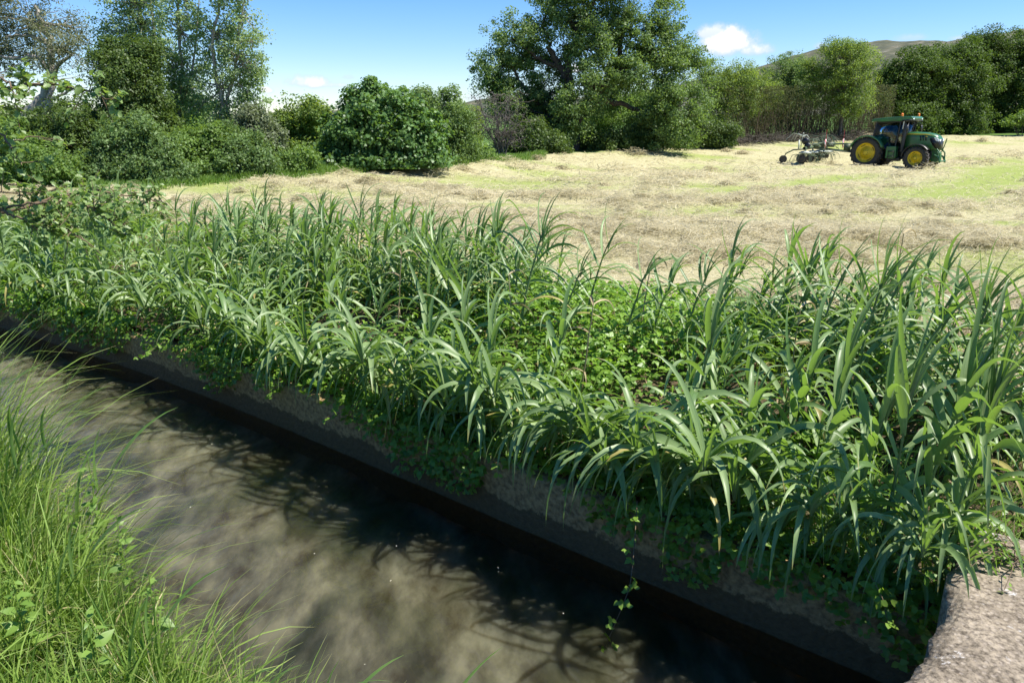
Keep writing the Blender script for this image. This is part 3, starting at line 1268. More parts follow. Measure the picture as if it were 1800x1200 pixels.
# left side
tree('pine_tree', "grey-barked pine with sparse dusty foliage and bare pale limbs at the far left", 'tree', 33, 20,
     [(-40, 20, 90, 60, 0), (60, 40, 80, 55, 0), (110, 90, 55, 38, -1), (20, 90, 80, 30, 1), (-10, -40, 120, 50, 0), (130, 50, 30, 30, 1), (-90, 90, 70, 40, 0)],
     LM['pine'], M_bark_pale, seed=11, clumps=330, per=85, clump_r=0.55, leaf=0.13, aspect=.3, trunk_r=.32,
     trunk_px=[([(5, 330), (18, 250), (60, 190), (95, 135), (85, 70), (60, 10)], .30, .07), ([(18, 250), (85, 190), (100, 120), (125, 95)], .16, .05),
               ([(95, 135), (70, 100), (20, 105), (-20, 95)], .13, .05), ([(85, 75), (50, 62), (10, 66)], .1, .04), ([(5, 330), (-12, 200), (-15, 90), (-30, 10)], .22, .06),
               ([(60, 190), (105, 168), (140, 150)], .1, .03)], twigs=0.9)
for i, (label, px, Y, lobes, tr, cl) in enumerate([
    ("slender poplar at the right end of the group, leaning pale trunk bare below the crown", 405, 31,
     [(395, 150, 55, 45, 0), (425, 100, 50, 55, 0), (380, 60, 55, 55, .5), (430, 30, 40, 50, 0), (395, -30, 60, 50, 0), (445, 125, 28, 30, .5), (450, 75, 24, 24, -.5), (415, -90, 40, 40, 0), (440, 175, 32, 26, 0), (398, 195, 34, 30, 0), (385, 225, 26, 22, -.3), (350, 190, 26, 30, .3)],
     [([(406, 330), (402, 215), (380, 140), (372, 80), (385, 10), (395, -80)], .115, .03), ([(395, 190), (412, 130), (420, 60), (430, 0)], .07, .02)], 400),
    ("poplar in the middle of the group, two thin dark stems rising from the shrubs", 318, 32,
     [(320, 60, 48, 60, 0), (300, 120, 42, 40, 0), (335, 130, 40, 40, 0), (330, 0, 45, 50, 0), (310, -60, 50, 50, 0), (340, 185, 36, 26, .4), (315, 200, 34, 30, 0), (300, 170, 34, 30, 0)],
     [([(318, 330), (314, 200), (320, 120), (312, 40), (318, -80)], .095, .03), ([(314, 200), (335, 140), (345, 70), (350, 0)], .06, .02)], 300),
    ("poplar farthest left in the group, standing behind the dark evergreen", 262, 33.5,
     [(255, 40, 55, 55, 0), (225, 70, 45, 45, 0), (280, 90, 40, 45, 0), (240, 0, 60, 50, 0), (265, -60, 60, 50, 0), (190, 60, 30, 38, 0)],
     [([(280, 330), (282, 150), (270, 60), (262, -80)], .11, .03), ([(282, 150), (255, 70), (230, 10)], .06, .02)], 300)]):
    tree('poplar_tree', label, 'tree', Y, px, lobes, LM['poplar'], M_bark_pale, seed=20 + i, clumps=int(cl * 1.0), per=46, clump_r=.36, leaf=.085,
         trunk_px=tr, trunk_r=.11, twigs=.85, limb_r=.3, group='poplars above the left hedge', shell=3.0, aspect=.8)
tree('evergreen_tree', "dark dense evergreen in front of the poplars above the hedge", 'tree', 30, 235,
     [(225, 160, 52, 60, 0), (250, 110, 36, 42, .5), (200, 125, 34, 40, 0), (265, 190, 40, 45, 0), (215, 220, 60, 50, 0), (195, 80, 14, 26, .3), (285, 225, 34, 38, -.4)],
     LM['ever'], M_bark_dark, seed=31, clumps=380, per=170, clump_r=.42, leaf=.095, trunk_r=.2)
shr = [("low dark shrub at the far left end of the hedge", 60, 26, [(40, 285, 65, 50, 0), (-10, 260, 60, 60, .5), (95, 300, 50, 36, -.5)], 'lush', 300),
       ("tall dark shrub under the pine left of the evergreen", 130, 28.5, [(120, 235, 55, 55, 0), (150, 270, 60, 60, 0), (95, 270, 50, 55, 0), (60, 240, 45, 45, .5)], 'ever', 330),
       ("broad leafy shrub below the evergreen at the hay edge", 190, 27, [(175, 300, 40, 34, -.3), (215, 265, 45, 62, 0), (235, 300, 45, 34, -.4)], 'shrub', 280),
       ("grey-green shrub in front of the poplar trunks", 262, 27, [(262, 270, 52, 58, 0), (240, 235, 34, 36, .4), (290, 300, 50, 34, -.3)], 'shrub', 330),
       ("bright leafy shrub right of the grey-green one in the hedge", 345, 28.5, [(345, 270, 52, 48, 0), (320, 290, 45, 38, -.3), (375, 250, 38, 38, .3), (370, 295, 40, 28, -.4)], 'lush', 330),
       ("round shrub below the bare lower trunk of the right-hand poplar", 425, 29, [(420, 265, 45, 46, 0), (400, 290, 45, 30, -.4), (452, 280, 42, 34, 0)], 'shrub', 300),
       ("feathery grey-green shrub beside the foot of the right-hand poplar", 445, 30.5, [(445, 222, 36, 34, 0), (468, 250, 36, 30, 0), (425, 240, 30, 28, .3)], 'grey', 230),
       ("low bright shrub at the right end of the hedge before the fig", 505, 30.5, [(500, 290, 40, 22, 0), (530, 285, 30, 22, 0), (470, 295, 36, 22, -.3)], 'lush', 230)]
for i, (label, px, Y, lobes, mk, cl) in enumerate(shr):
    tree('shrub', label, 'shrub', Y, px, lobes, LM[mk], M_bark_dark, seed=40 + i, clumps=int(cl * 1.3), per=100, clump_r=.33, leaf=.095,
         trunk_r=.08, stems=4, fork=.4, twigs=.35, group='shrubs of the left hedge')
bk = [("dusky bush behind the hedge under the pine", 60, 40, [(60, 225, 90, 50, 0), (0, 230, 70, 50, 0), (130, 215, 60, 50, 0)], 'ever', 260),
      ("green bush filling the gap behind the poplar trunks", 350, 40, [(330, 215, 60, 50, 0), (390, 235, 60, 40, 0), (290, 205, 50, 50, 0)], 'shrub', 260),
      ("green bush behind the hedge left of the field maple", 470, 42, [(460, 240, 46, 36, 0), (500, 255, 50, 30, 0)], 'lush', 160)]
for i, (label, px, Y, lobes, mk, cl) in enumerate(bk):
    tree('shrub', label, 'shrub', Y, px, lobes, LM[mk], M_bark_dark, seed=140 + i, clumps=cl, per=70, clump_r=.5, leaf=.15, trunk_r=.1, stems=3, fork=.4, twigs=.3,
         group='bushes behind the left hedge')
tree('field_maple', "small round-topped tree in the gap between the hedge and the fig", 'tree', 37, 530,
     [(530, 200, 34, 30, 0), (558, 200, 24, 20, 0), (510, 235, 34, 34, 0), (545, 235, 34, 28, .5), (525, 265, 46, 26, 0), (495, 215, 20, 20, 0)],
     LM['spring'], M_bark_dark, seed=61, clumps=230, per=85, clump_r=.45, leaf=.13, trunk_r=.14)
tree('fig_tree', "big dome-shaped fig with broad glossy leaves reaching down to the hay", 'tree', 34, 670,
     [(670, 225, 92, 66, 0), (620, 250, 66, 48, -.3), (715, 245, 66, 50, -.3), (655, 190, 52, 36, 0), (595, 275, 50, 30, -.5), (750, 270, 52, 32, -.5), (700, 190, 48, 30, 0), (650, 150, 9, 20, 0), (628, 178, 30, 22, 0), (585, 225, 26, 26, 0), (760, 235, 30, 36, 0), (640, 288, 70, 22, -.8), (715, 286, 64, 22, -.8), (585, 290, 40, 18, -.6)],
     LM['fig'], M_bark, seed=62, clumps=960, per=60, clump_r=.38, leaf=.155, aspect=.8, trunk_r=.22, stems=4, fork=.35, twigs=.3, upbias=.5)
tree('ash_tree', "pale green fine-leaved tree rising behind the fig on its right", 'tree', 38, 785,
     [(780, 205, 48, 48, 0), (805, 240, 38, 44, 0), (745, 185, 30, 26, 0), (785, 262, 50, 30, 0), (742, 168, 16, 14, 0)],
     LM['ash'], M_bark_dark, seed=63, clumps=300, per=110, clump_r=.45, leaf=.11, trunk_r=.16)
tree('bramble_bush', "low bushy bramble mound at the hay edge right of the fig", 'bush', 39, 830,
     [(828, 268, 36, 18, 0), (805, 278, 28, 14, -.4), (850, 275, 20, 14, 0)], LM['lush'], M_bark_dark, seed=64, clumps=170, per=70, clump_r=.3, leaf=.11,
     trunk_r=.06, stems=4, twigs=.3)
tree('spring_bush', "small yellow-green bush in the gap between the pale tree and the big oak", 'bush', 48, 828,
     [(826, 205, 16, 16, 0), (832, 235, 18, 24, 0)], LM['spring'], M_bark_dark, seed=65, clumps=70, per=80, clump_r=.45, leaf=.13, trunk_r=.08)


def dead_shrub():
    rng = np.random.default_rng(7)
    Y = 43.0
    b = at(882, 265, Y)
    base = np.array([b[0], b[1], hz(b[0], b[1])])
    w = Acc()
    for k in range(26):
        a = rng.random() * 6.28
        e = np.array([math.cos(a) * rng.uniform(.3, 1.5), math.sin(a) * rng.uniform(.3, 1.0), rng.uniform(1.2, 3.3)])
        P = wander(rng, (rng.normal() * .15, rng.normal() * .15, 0), e, 8, .16, .05)
        w.tube(P, np.linspace(.035, .01, 8), 5)
        for j in range(7):
            s = P[rng.integers(2, 8)]
            d = rng.normal(size=3) * [.6, .5, .4] + [0, 0, .15]
            Q = wander(rng, s, s + d, 5, .25)
            w.tube(Q, np.linspace(.016, .007, 5), 4)
            for jj in range(3):
                s2 = Q[rng.integers(1, 5)]
                w.tube(wander(rng, s2, s2 + rng.normal(size=3) * .25, 4, .25), np.linspace(.011, .006, 4), 3)
    o = w.build('dead_shrub', M_dead)
    o.location = base
    tag(o, "leafless grey shrub of bare twigs at the left foot of the big oak", 'shrub')


dead_shrub()

tree('oak_tree', "huge spreading oak in the middle with dark limbs showing sky between them", 'tree', 50, 1000,
     [(905, 70, 60, 52, 0), (870, 120, 42, 44, 0), (930, 110, 50, 46, 1), (880, 160, 44, 28, 0), (1000, 40, 62, 56, 0), (1060, 25, 60, 50, 1), (1035, 85, 55, 40, -1),
      (1110, 60, 55, 50, 0), (1170, 35, 34, 55, 0), (1160, 100, 58, 46, 0), (1205, 95, 30, 32, 0), (1095, 130, 50, 34, -1.5), (1040, 150, 34, 50, -2), (960, 170, 55, 40, 0),
      (1180, 150, 50, 48, -1), (1190, 205, 52, 44, -2), (1225, 175, 34, 42, -1), (1150, 215, 40, 34, -1), (1010, 215, 34, 40, -2), (920, 205, 48, 40, 0), (1060, -40, 90, 40, 0), (970, 5, 40, 34, 0), (1225, 110, 16, 16, 0), (985, 110, 34, 30, 1), (950, 235, 44, 28, -1), (1190, 240, 46, 26, -2), (895, 190, 36, 30, -1), (1060, 175, 40, 34, 2), (1000, 185, 30, 30, -2.5)],
     LM['oak'], M_bark_dark, seed=70, clumps=1500, per=105, clump_r=.55, leaf=.135, trunk_r=.6,
     trunk_px=[([(995, 280), (1000, 250), (1005, 215)], .75, .5), ([(1003, 225), (1000, 160), (985, 120), (965, 85), (955, 40)], .36, .10), ([(1000, 165), (1000, 100), (1020, 40), (1050, -10)], .30, .08),
               ([(1004, 215), (1040, 175), (1080, 140), (1120, 105), (1150, 60)], .50, .12), ([(1080, 140), (1095, 60), (1110, 20)], .2, .06), ([(1020, 195), (1060, 178), (1100, 185), (1150, 200)], .26, .09),
               ([(1000, 190), (950, 180), (915, 150), (900, 110)], .24, .07), ([(985, 120), (940, 100), (905, 70)], .18, .06), ([(1065, 85), (1085, 45), (1090, 10)], .15, .05)],
     twigs=.5, shell=2.9)
und = [("dark understorey bush left below the big oak", 940, 46, [(930, 240, 40, 34, 0), (960, 255, 40, 24, -.5), (905, 255, 26, 22, 0)], 'ever', 210),
       ("yellow-green bush lit through the gap under the oak", 1065, 56, [(1060, 210, 60, 44, 0), (1095, 185, 60, 36, 1), (1030, 235, 50, 30, 0), (1140, 200, 50, 40, 1)], 'lush', 380),
       ("dark bush under the low right-hand oak limb", 1100, 50, [(1095, 250, 60, 24, 0), (1140, 240, 46, 32, 0), (1045, 258, 36, 18, 0)], 'ever', 260),
       ("dark bush between the oak and the canes", 1225, 53, [(1220, 235, 50, 30, 0), (1265, 240, 40, 24, 0), (1190, 245, 40, 22, -.5)], 'ever', 260),
       ("shady ivy-clad thicket at the left foot of the oak", 985, 52, [(980, 225, 40, 46, 0), (950, 215, 40, 40, 1)], 'dark', 220)]
for i, (label, px, Y, lobes, mk, cl) in enumerate(und):
    tree('understorey_bush', label, 'bush', Y, px, lobes, LM[mk], M_bark_dark, seed=80 + i, clumps=int(cl * 1.3), per=95, clump_r=.5, leaf=.125,
         trunk_r=.1, stems=3, fork=.4, twigs=.3, group='bushes under the oak')
# light trees right of the oak
lt = [('acacia_tree', "yellow-green tree directly right of the big oak", 1275, 57, [(1270, 150, 42, 40, 0), (1300, 130, 34, 26, 0), (1260, 190, 44, 36, -.5), (1310, 175, 38, 36, 0), (1240, 135, 22, 20, 0)], 'spring', 260, 1),
      ('acacia_tree', "yellow-green tree with a small dome between the first acacia and the poplar tops", 1330, 60, [(1335, 160, 40, 34, 0), (1310, 140, 26, 22, 0), (1345, 200, 46, 34, 0)], 'spring', 220, 1),
      ('white_poplar', "blue-green bushy-topped tree showing above its yellow-green neighbours", 1388, 63, [(1385, 120, 42, 28, 0), (1405, 140, 44, 34, 0), (1365, 145, 30, 26, 0), (1400, 180, 50, 34, 0)], 'ash', 270, 1),
      ('acacia_tree', "tall thin-trunked yellow-green tree with a feathery top behind the tractor", 1475, 58, [(1475, 120, 50, 36, 0), (1450, 150, 46, 32, 0), (1505, 150, 40, 34, 0), (1480, 84, 44, 20, 0), (1515, 105, 34, 24, 0), (1430, 125, 24, 20, 0), (1490, 185, 44, 26, 0)], 'spring', 330, 1)]
for i, (nm, label, px, Y, lobes, mk, cl, st) in enumerate(lt):
    tree(nm, label, 'tree', Y, px, lobes, LM[mk], M_bark, seed=90 + i, clumps=int(cl * 1.3), per=100, clump_r=.5, leaf=.1, trunk_r=.15, fork=.5, twigs=.6,
         group='light trees behind the canes')
# dark oaks on the right
do = [("dark oak behind the tractor cab, leftmost of the dark row", 1595, 64, [(1590, 150, 50, 50, 0), (1570, 195, 46, 46, -1), (1620, 120, 44, 36, 0), (1600, 215, 60, 36, -1), (1560, 150, 26, 36, 0)], 'dark', 420),
      ("dark oak in the middle of the dark row", 1680, 66, [(1660, 120, 52, 44, 0), (1690, 160, 60, 56, -1), (1640, 170, 52, 52, -1), (1680, 215, 66, 36, -1.5), (1700, 100, 34, 30, 0)], 'dark', 470),
      ("tallest dark oak rising at the right edge", 1770, 68, [(1750, 90, 52, 40, 0), (1785, 130, 60, 60, -1), (1735, 150, 44, 52, -1), (1770, 200, 66, 44, -1.5), (1820, 90, 50, 44, 0), (1722, 75, 24, 18, 0)], 'dark', 520),
      ("dark oak half cut off at the right border", 1890, 66, [(1870, 100, 70, 60, 0), (1900, 170, 80, 66, -1), (1850, 215, 50, 36, -1)], 'dark', 380)]
for i, (label, px, Y, lobes, mk, cl) in enumerate(do):
    tree('holm_oak', label, 'tree', Y, px, lobes, LM[mk], M_bark_dark, seed=100 + i, clumps=int(cl * 1.5), per=105, clump_r=.6, leaf=.15, trunk_r=.3, fork=.35, twigs=.3,
         group='dark oaks at the right edge')
tree('bank_bush', "small sunlit green bush under the dark oaks at the right edge", 'bush', 60, 1790,
     [(1785, 212, 20, 9, 0), (1800, 208, 20, 10, 0)], LM['lush'], M_bark_dark, seed=110, clumps=70, per=50, clump_r=.35, leaf=.13, trunk_r=.05, stems=3, twigs=.2)


def cane_thicket():
    rng = np.random.default_rng(5)
    w, lv = Acc(), Acc()
    n = 850
    px = rng.uniform(1275, 1560, n)
    dy = rng.uniform(-1.0, 3.5, n)
    for i in range(n):
        ey = float(np.interp((px[i] - 900) / 1354, EDGE_A, EDGE_Y))
        Y = ey + 1.2 + dy[i]
        b = at(px[i], 240, Y)
        z0 = hz(b[0], b[1])
        h = rng.uniform(1.5, 3.4) * (1 - .3 * abs((px[i] - 1430) / 170))
        e = np.array([b[0] + rng.normal() * .45, Y + rng.normal() * .3, z0 + h])
        w.tube(wander(rng, (b[0], Y, z0 - .05), e, 5, .05), np.linspace(.022, .008, 5), 3, rnd=rng.random())
    m = 15000
    px = rng.uniform(1270, 1565, m)
    ey = np.interp((px - 900) / 1354, EDGE_A, EDGE_Y)
    Y = ey + rng.uniform(.2, 4.7, m)
    x = (px - 900) / 1349 * Y
    z = height(x, Y) + rng.random(m) ** .7 * 3.9
    leaf_quads(lv, np.stack([x, Y, z], 1), unit(rng.normal(size=(m, 3)) + [0, -.3, .3]), .26, .04, rng, rng.random(m))
    lmat = leaf_mat("dry_cane_leaves", (0.040, 0.052, 0.016), (0.10, 0.12, 0.04), (0.2, 0.2, 0.06), .25, .7, .2)
    cm = leaf_mat("dry_canes", (0.05, 0.038, 0.022), (0.135, 0.105, 0.066), (0.1, .08, .04), 0.05, .7, .2)
    o = w.build('cane_thicket', cm)
    o.data.materials.append(lmat)
    nf = len(o.data.polygons)
    # one object: stems and their dry leaves
    V = np.concatenate(w.V + lv.V)
    o2 = mesh_np('cane_thicket', V, [np.concatenate(w.F[4]), np.concatenate(lv.F[4]) + w.n], cm, rnd=np.concatenate(w.r + lv.r))
    o2.data.materials.append(lmat)
    mi = np.zeros(len(o2.data.polygons), np.int32)
    mi[nf:] = 1
    o2.data.polygons.foreach_set('material_index', mi)
    bpy.data.objects.remove(o)
    o2.name = 'cane_thicket'
    tag(o2, "brown thicket of dry canes behind the hay rake", 'canes', kind='stuff')


cane_thicket()


def brush_heap():
    rng = np.random.default_rng(19)
    w = Acc()
    for i in range(1000):
        px = rng.uniform(1250, 1545)
        Y = float(np.interp((px - 900) / 1354, EDGE_A, EDGE_Y)) + rng.normal(.1, .5)
        b = at(px, 250, Y)
        z = hz(b[0], b[1]) + rng.random() ** 1.5 * .5
        d = rng.normal(size=3) * [.5, .3, .16]
        p = np.array([b[0], Y, z])
        w.tube(wander(rng, p - d, p + d, 4, .2), np.linspace(.018, .009, 4), 3, rnd=rng.random())
    o = w.build('brush_heap', leaf_mat("grey_brush", (0.045, 0.038, 0.028), (0.17, 0.15, 0.12), (.1, .09, .06), .05, .8, .2))
    tag(o, "long low heap of grey cut brush at the foot of the canes", 'brush', kind='stuff')


brush_heap()

#@@HAY
# ------------------------------------------------------------------ hay
TRX, TRY = ground_hit(1575, 293)


def hay():
    rng = np.random.default_rng(3)
    n = 620000
    # photo-uniform sampling over the field, so density falls with distance
    a = rng.uniform(-0.75, 0.95, n)
    inv = rng.uniform(1 / 66.0, 1 / 5.5, n) ** 1.0
    y = 1 / inv
    x = a * y
    s, q = to_sq(x, y)
    ey = edge_y(x, y)
    d = hay_density(x, y)
    g = green_mask(x, y)
    keep = (q > 2.7) & (y < ey - np.where(a < -.02, 1.3, .5)) & (rng.random(n) < (0.10 + 0.9 * d) * (1 - .82 * g)) & (s < 45)
    keep &= rng.random(n) < np.where(q < 3.6, (q - 2.7) / .9, 1)
    x, y, d, q = x[keep], y[keep], d[keep], q[keep]
    n = len(x)
    z = height(x, y) + rng.random(n) ** 1.6 * (0.02 + 0.10 * d)
    # tufts the rake has left standing proud of the rows
    k = 3600
    ty = 1 / rng.uniform(1 / 62.0, 1 / 6.5, k) ** 1.0
    tx = rng.uniform(-.75, .95, k) * ty
    ts, tq = to_sq(tx, ty)
    ok = (tq > 3.6) & (ty < edge_y(tx, ty) - np.where(tx / ty < -.02, 1.6, .6)) & (rng.random(k) < .10 + .9 * hay_density(tx, ty)) & (green_mask(tx, ty) < .6) & (np.hypot(tx - TRX, ty - TRY) > 3.2)
    tx, ty = tx[ok], ty[ok]
    tr = rng.uniform(.16, .5, len(tx)) * np.clip(ty / 25, .75, 1.5)
    per = 110
    o = rng.normal(size=(len(tx), per, 2)) * .48
    rr = np.hypot(o[..., 0], o[..., 1])
    hx = (tx[:, None] + o[..., 0] * tr[:, None] * 1.5).ravel()
    hy = (ty[:, None] + o[..., 1] * tr[:, None]).ravel()
    hh = (np.exp(-rr ** 2 * 1.6) * tr[:, None] * .72 * rng.random(rr.shape) ** .5).ravel()
    x, y = np.concatenate([x, hx]), np.concatenate([y, hy])
    z = np.concatenate([z, height(hx, hy) + hh])
    tuft_tone = np.repeat(rng.normal(-.10, .2, len(tx)), per)
    extra = np.concatenate([np.zeros(n), tuft_tone])
    n = len(x)
    ang = rng.normal(0.25, 1.0, n)
    tilt = rng.normal(0, .26, n)
    D = np.stack([np.cos(ang) * np.cos(tilt), np.sin(ang) * np.cos(tilt), np.sin(tilt)], 1)
    L_ = rng.uniform(.10, .42, n) * np.clip(y / 22, .8, 1.5)
    W_ = rng.uniform(.004, .010, n) * np.clip(y / 12, .7, 3.6)
    side = unit(np.cross(D, rng.normal(size=(n, 3)) + np.array([0, 0, 2.0])))
    bow = rng.normal(0, .12, n)[:, None] * side + np.array([0, 0, 1]) * rng.uniform(0, .12, n)[:, None]
    P = np.stack([x, y, z], 1)
    A, B, Cc = P - D * L_[:, None] / 2, P + bow * L_[:, None], P + D * L_[:, None] / 2
    h = side * W_[:, None] / 2
    V = np.stack([A - h, A + h, B - h, B + h, Cc - h * .5, Cc + h * .5], 1).reshape(-1, 3)
    i = np.arange(n) * 6
    F = np.concatenate([np.stack([i, i + 1, i + 3, i + 2], 1), np.stack([i + 2, i + 3, i + 5, i + 4], 1)])
    tone = np.clip(rng.normal(.58, .25, n) + (fbm(x * .6, y * .6, 77, 3) - .5) * .8 + extra, 0, 1)
    m = leaf_mat("dry_hay", (0.42, 0.375, 0.225), (0.67, 0.605, 0.41), (0.60, 0.54, 0.34), .38, .6, .25)
    o = mesh_np('hay', V, [F], m, rnd=np.repeat(tone, 6))
    tag(o, "cut hay lying raked in loose pale rows across the field", 'hay', kind='stuff')


hay()


def verge_grass():
    rng = np.random.default_rng(9)
    acc = Acc()
    n = 24000
    px = rng.uniform(150, 960, n)
    ey = np.interp((px - 900) / 1354, EDGE_A, EDGE_Y)
    y = ey + rng.normal(-0.3, .65, n)
    x = (px - 900) / 1340 * y
    z = height(x, y)
    keep = y > ey - 1.6
    x, y, z = x[keep], y[keep], z[keep]
    n = len(x)
    D = np.stack([rng.normal(0, .4, n), rng.normal(0, .4, n), np.ones(n)], 1)
    ribbon(acc, np.stack([x, y, z], 1), D, rng.uniform(.10, .34, n), rng.uniform(.018, .034, n), rng, n=3, grav=.8, prof='grass')
    m = leaf_mat("verge_grass", (0.06, 0.13, 0.02), (0.16, 0.26, 0.05), (0.25, .42, .05), .35, .5, .3)
    o = acc.build('verge_grass', m)
    tag(o, "green uncut grass along the foot of the hedge", 'grass', kind='stuff')


verge_grass()

#@@BANK
# ------------------------------------------------------------------ reeds on the bank
M_reed = leaf_mat("reed_leaves", (0.10, 0.185, 0.055), (0.275, 0.37, 0.165), (0.28, 0.47, 0.05), 0.32, 0.42, 0.42, streak=True, varobj=.16, dry=(0.42, 0.36, 0.13))
M_stem = leaf_mat("reed_stem", (0.10, 0.17, 0.05), (0.18, 0.27, 0.09), (0.2, .3, .05), .1, .45, .45, streak=True, varobj=.15)


def make_reed(seed, h, nleaf, L0, W0_, lean, droop, wind, arch=0.0):
    """giant-cane shoot: jointed stem and arching leaves in two ranks"""
    rng = np.random.default_rng(seed)
    st, lf = Acc(), Acc()
    t = np.linspace(0, 1, 12)
    P = np.stack([lean[0] * t ** 1.8 * h, lean[1] * t ** 1.8 * h, (t * .76 - arch * t ** 2.4) * h], 1)
    P[1:] += np.cumsum(rng.normal(size=(11, 3)), 0) * .004
    rad = np.interp(t, [0, .5, 1], [.011, .009, .005]) * (1.15 if nleaf > 11 else 1)
    st.tube(P, rad, 7, rnd=rng.uniform(.3, .8))
    for k in np.linspace(.12, .8, 6):      # nodes
        c = np.array([np.interp(k, t, P[:, i]) for i in range(3)])
        r = np.interp(k, t, rad)
        st.tube([c - [0, 0, .006], c, c + [0, 0, .006]], [r, r * 1.3, r], 7, rnd=.9)
    phi = rng.random() * 6.28
    n = nleaf
    k = np.sort(rng.uniform(.16, 1.0, n))
    k = np.linspace(.18, 1.0, n) + rng.normal(0, .015, n)
    k = np.clip(k, .1, 1)
    az = phi + np.arange(n) * math.pi + rng.normal(0, .45, n)
    top = np.clip((k - .7) / .3, 0, 1)
    el = np.radians(38 + 28 * top ** 1.5 + rng.normal(0, 8, n))
    D = np.stack([np.cos(az) * np.cos(el), np.sin(az) * np.cos(el), np.sin(el)], 1)
    P0 = np.stack([np.interp(k, t, P[:, i]) for i in range(3)], 1)
    L_ = L0 * np.interp(k, [.1, .4, .8, 1.0], [.65, 1.0, 1.0, .75]) * rng.uniform(.8, 1.15, n)
    W_ = W0_ * np.interp(k, [.1, .5, .85, 1.0], [.8, 1.0, .95, .6]) * rng.uniform(.85, 1.15, n)
    grav = droop * np.interp(k, [0, .6, 1.0], [1.35, 1.1, .75]) * rng.uniform(.6, 1.4, n)
    ribbon(lf, P0, D, L_, W_, rng, n=9, grav=grav, wind=wind, fold=.24, rnd=np.where(rng.random(n) < .05 * (k < .5) + .012, 1.0, np.clip(rng.normal(.45, .2, n), 0, .84)), twist=rng.normal(0, .9, n))
    # rolled spear at the tip
    tip = P[-1]
    m = 3
    az = rng.random(m) * 6.28
    D = np.stack([np.cos(az) * .16 + lean[0], np.sin(az) * .16 + lean[1], np.ones(m)], 1)
    ribbon(lf, np.repeat(tip[None] - [[0, 0, .05]], m, 0), D, np.array([.34, .28, .2]) * L0 / .5, np.array([.026, .030, .026]) * W0_ / .05, rng, n=7, grav=np.array([.35, .8, 1.0]) * .8,
           wind=np.array(wind) * .9, fold=.5, rnd=np.array([.6, .4, .7]))
    root = empty('giant_reed')
    st.build('stem', M_stem, root)
    lf.build('leaves', M_reed, root)
    return root


PROTO = {'mid': [], 'tall': [], 'hang': [], 'young': []}
for i in range(9):
    r_ = random.Random(i)
    PROTO['mid'].append(make_reed(200 + i, 1.0, r_.randint(13, 17), .60, .058, (r_.uniform(.0, .16), r_.uniform(-.08, .06)), 2.4, (.80, -.10, 0)))
for i in range(7):
    r_ = random.Random(50 + i)
    PROTO['tall'].append(make_reed(230 + i, 1.0, r_.randint(14, 18), .54, .036, (r_.uniform(.06, .24), r_.uniform(-.08, .06)), 2.2, (1.15, -.10, 0)))
for i in range(7):
    r_ = random.Random(80 + i)
    PROTO['hang'].append(make_reed(260 + i, 1.0, r_.randint(14, 18), .82, .068, (r_.uniform(-.40, -.05), r_.uniform(-.72, -.30)), 4.0, (-.05, -.50, 0), r_.uniform(.12, .42)))
for i in range(5):
    r_ = random.Random(120 + i)
    PROTO['young'].append(make_reed(290 + i, 1.0, r_.randint(11, 14), .64, .060, (r_.uniform(.0, .10), r_.uniform(-.06, .06)), 2.5, (.60, -.08, 0)))
GROUP_R = 'giant reeds on the canal bank'
USED = {}
REED_XY = []


def put_reed(kind, x, y, h, label, rng, yaw=None, z=None, group=GROUP_R):
    pr = rng.choice(PROTO[kind])
    if pr.name not in USED:
        o = pr
        USED[pr.name] = 1
    else:
        o = copy_tree(pr)
    o.location = (x, y, (hz(x, y) if z is None else z) - .03)
    o.rotation_euler = (rng.uniform(-.05, .05), rng.uniform(-.05, .05), rng.uniform(-.5, .5) if yaw is None else yaw)
    k = .92 * h ** .5 * rng.uniform(.92, 1.08) * min(1.0, .62 + .38 * max(0.0, y - 2.6) / 2.2)
    o.scale = (k, k, h)
    tag(o, label, 'reed', group)
    REED_XY.append((x, y))
    return o


def find_top(px, py, h):
    """ground point where a reed of height h ends at this photo pixel"""
    best = None
    for Y in np.linspace(3.0, 16, 260):
        p = at(px, py, Y)
        s, q = to_sq(p[0], p[1])
        if q < .05:
            continue
        e = abs(p[2] - h - hz(p[0], p[1]))
        if best is None or e < best[0]:
            best = (e, p[0], p[1])
    return best[1], best[2]


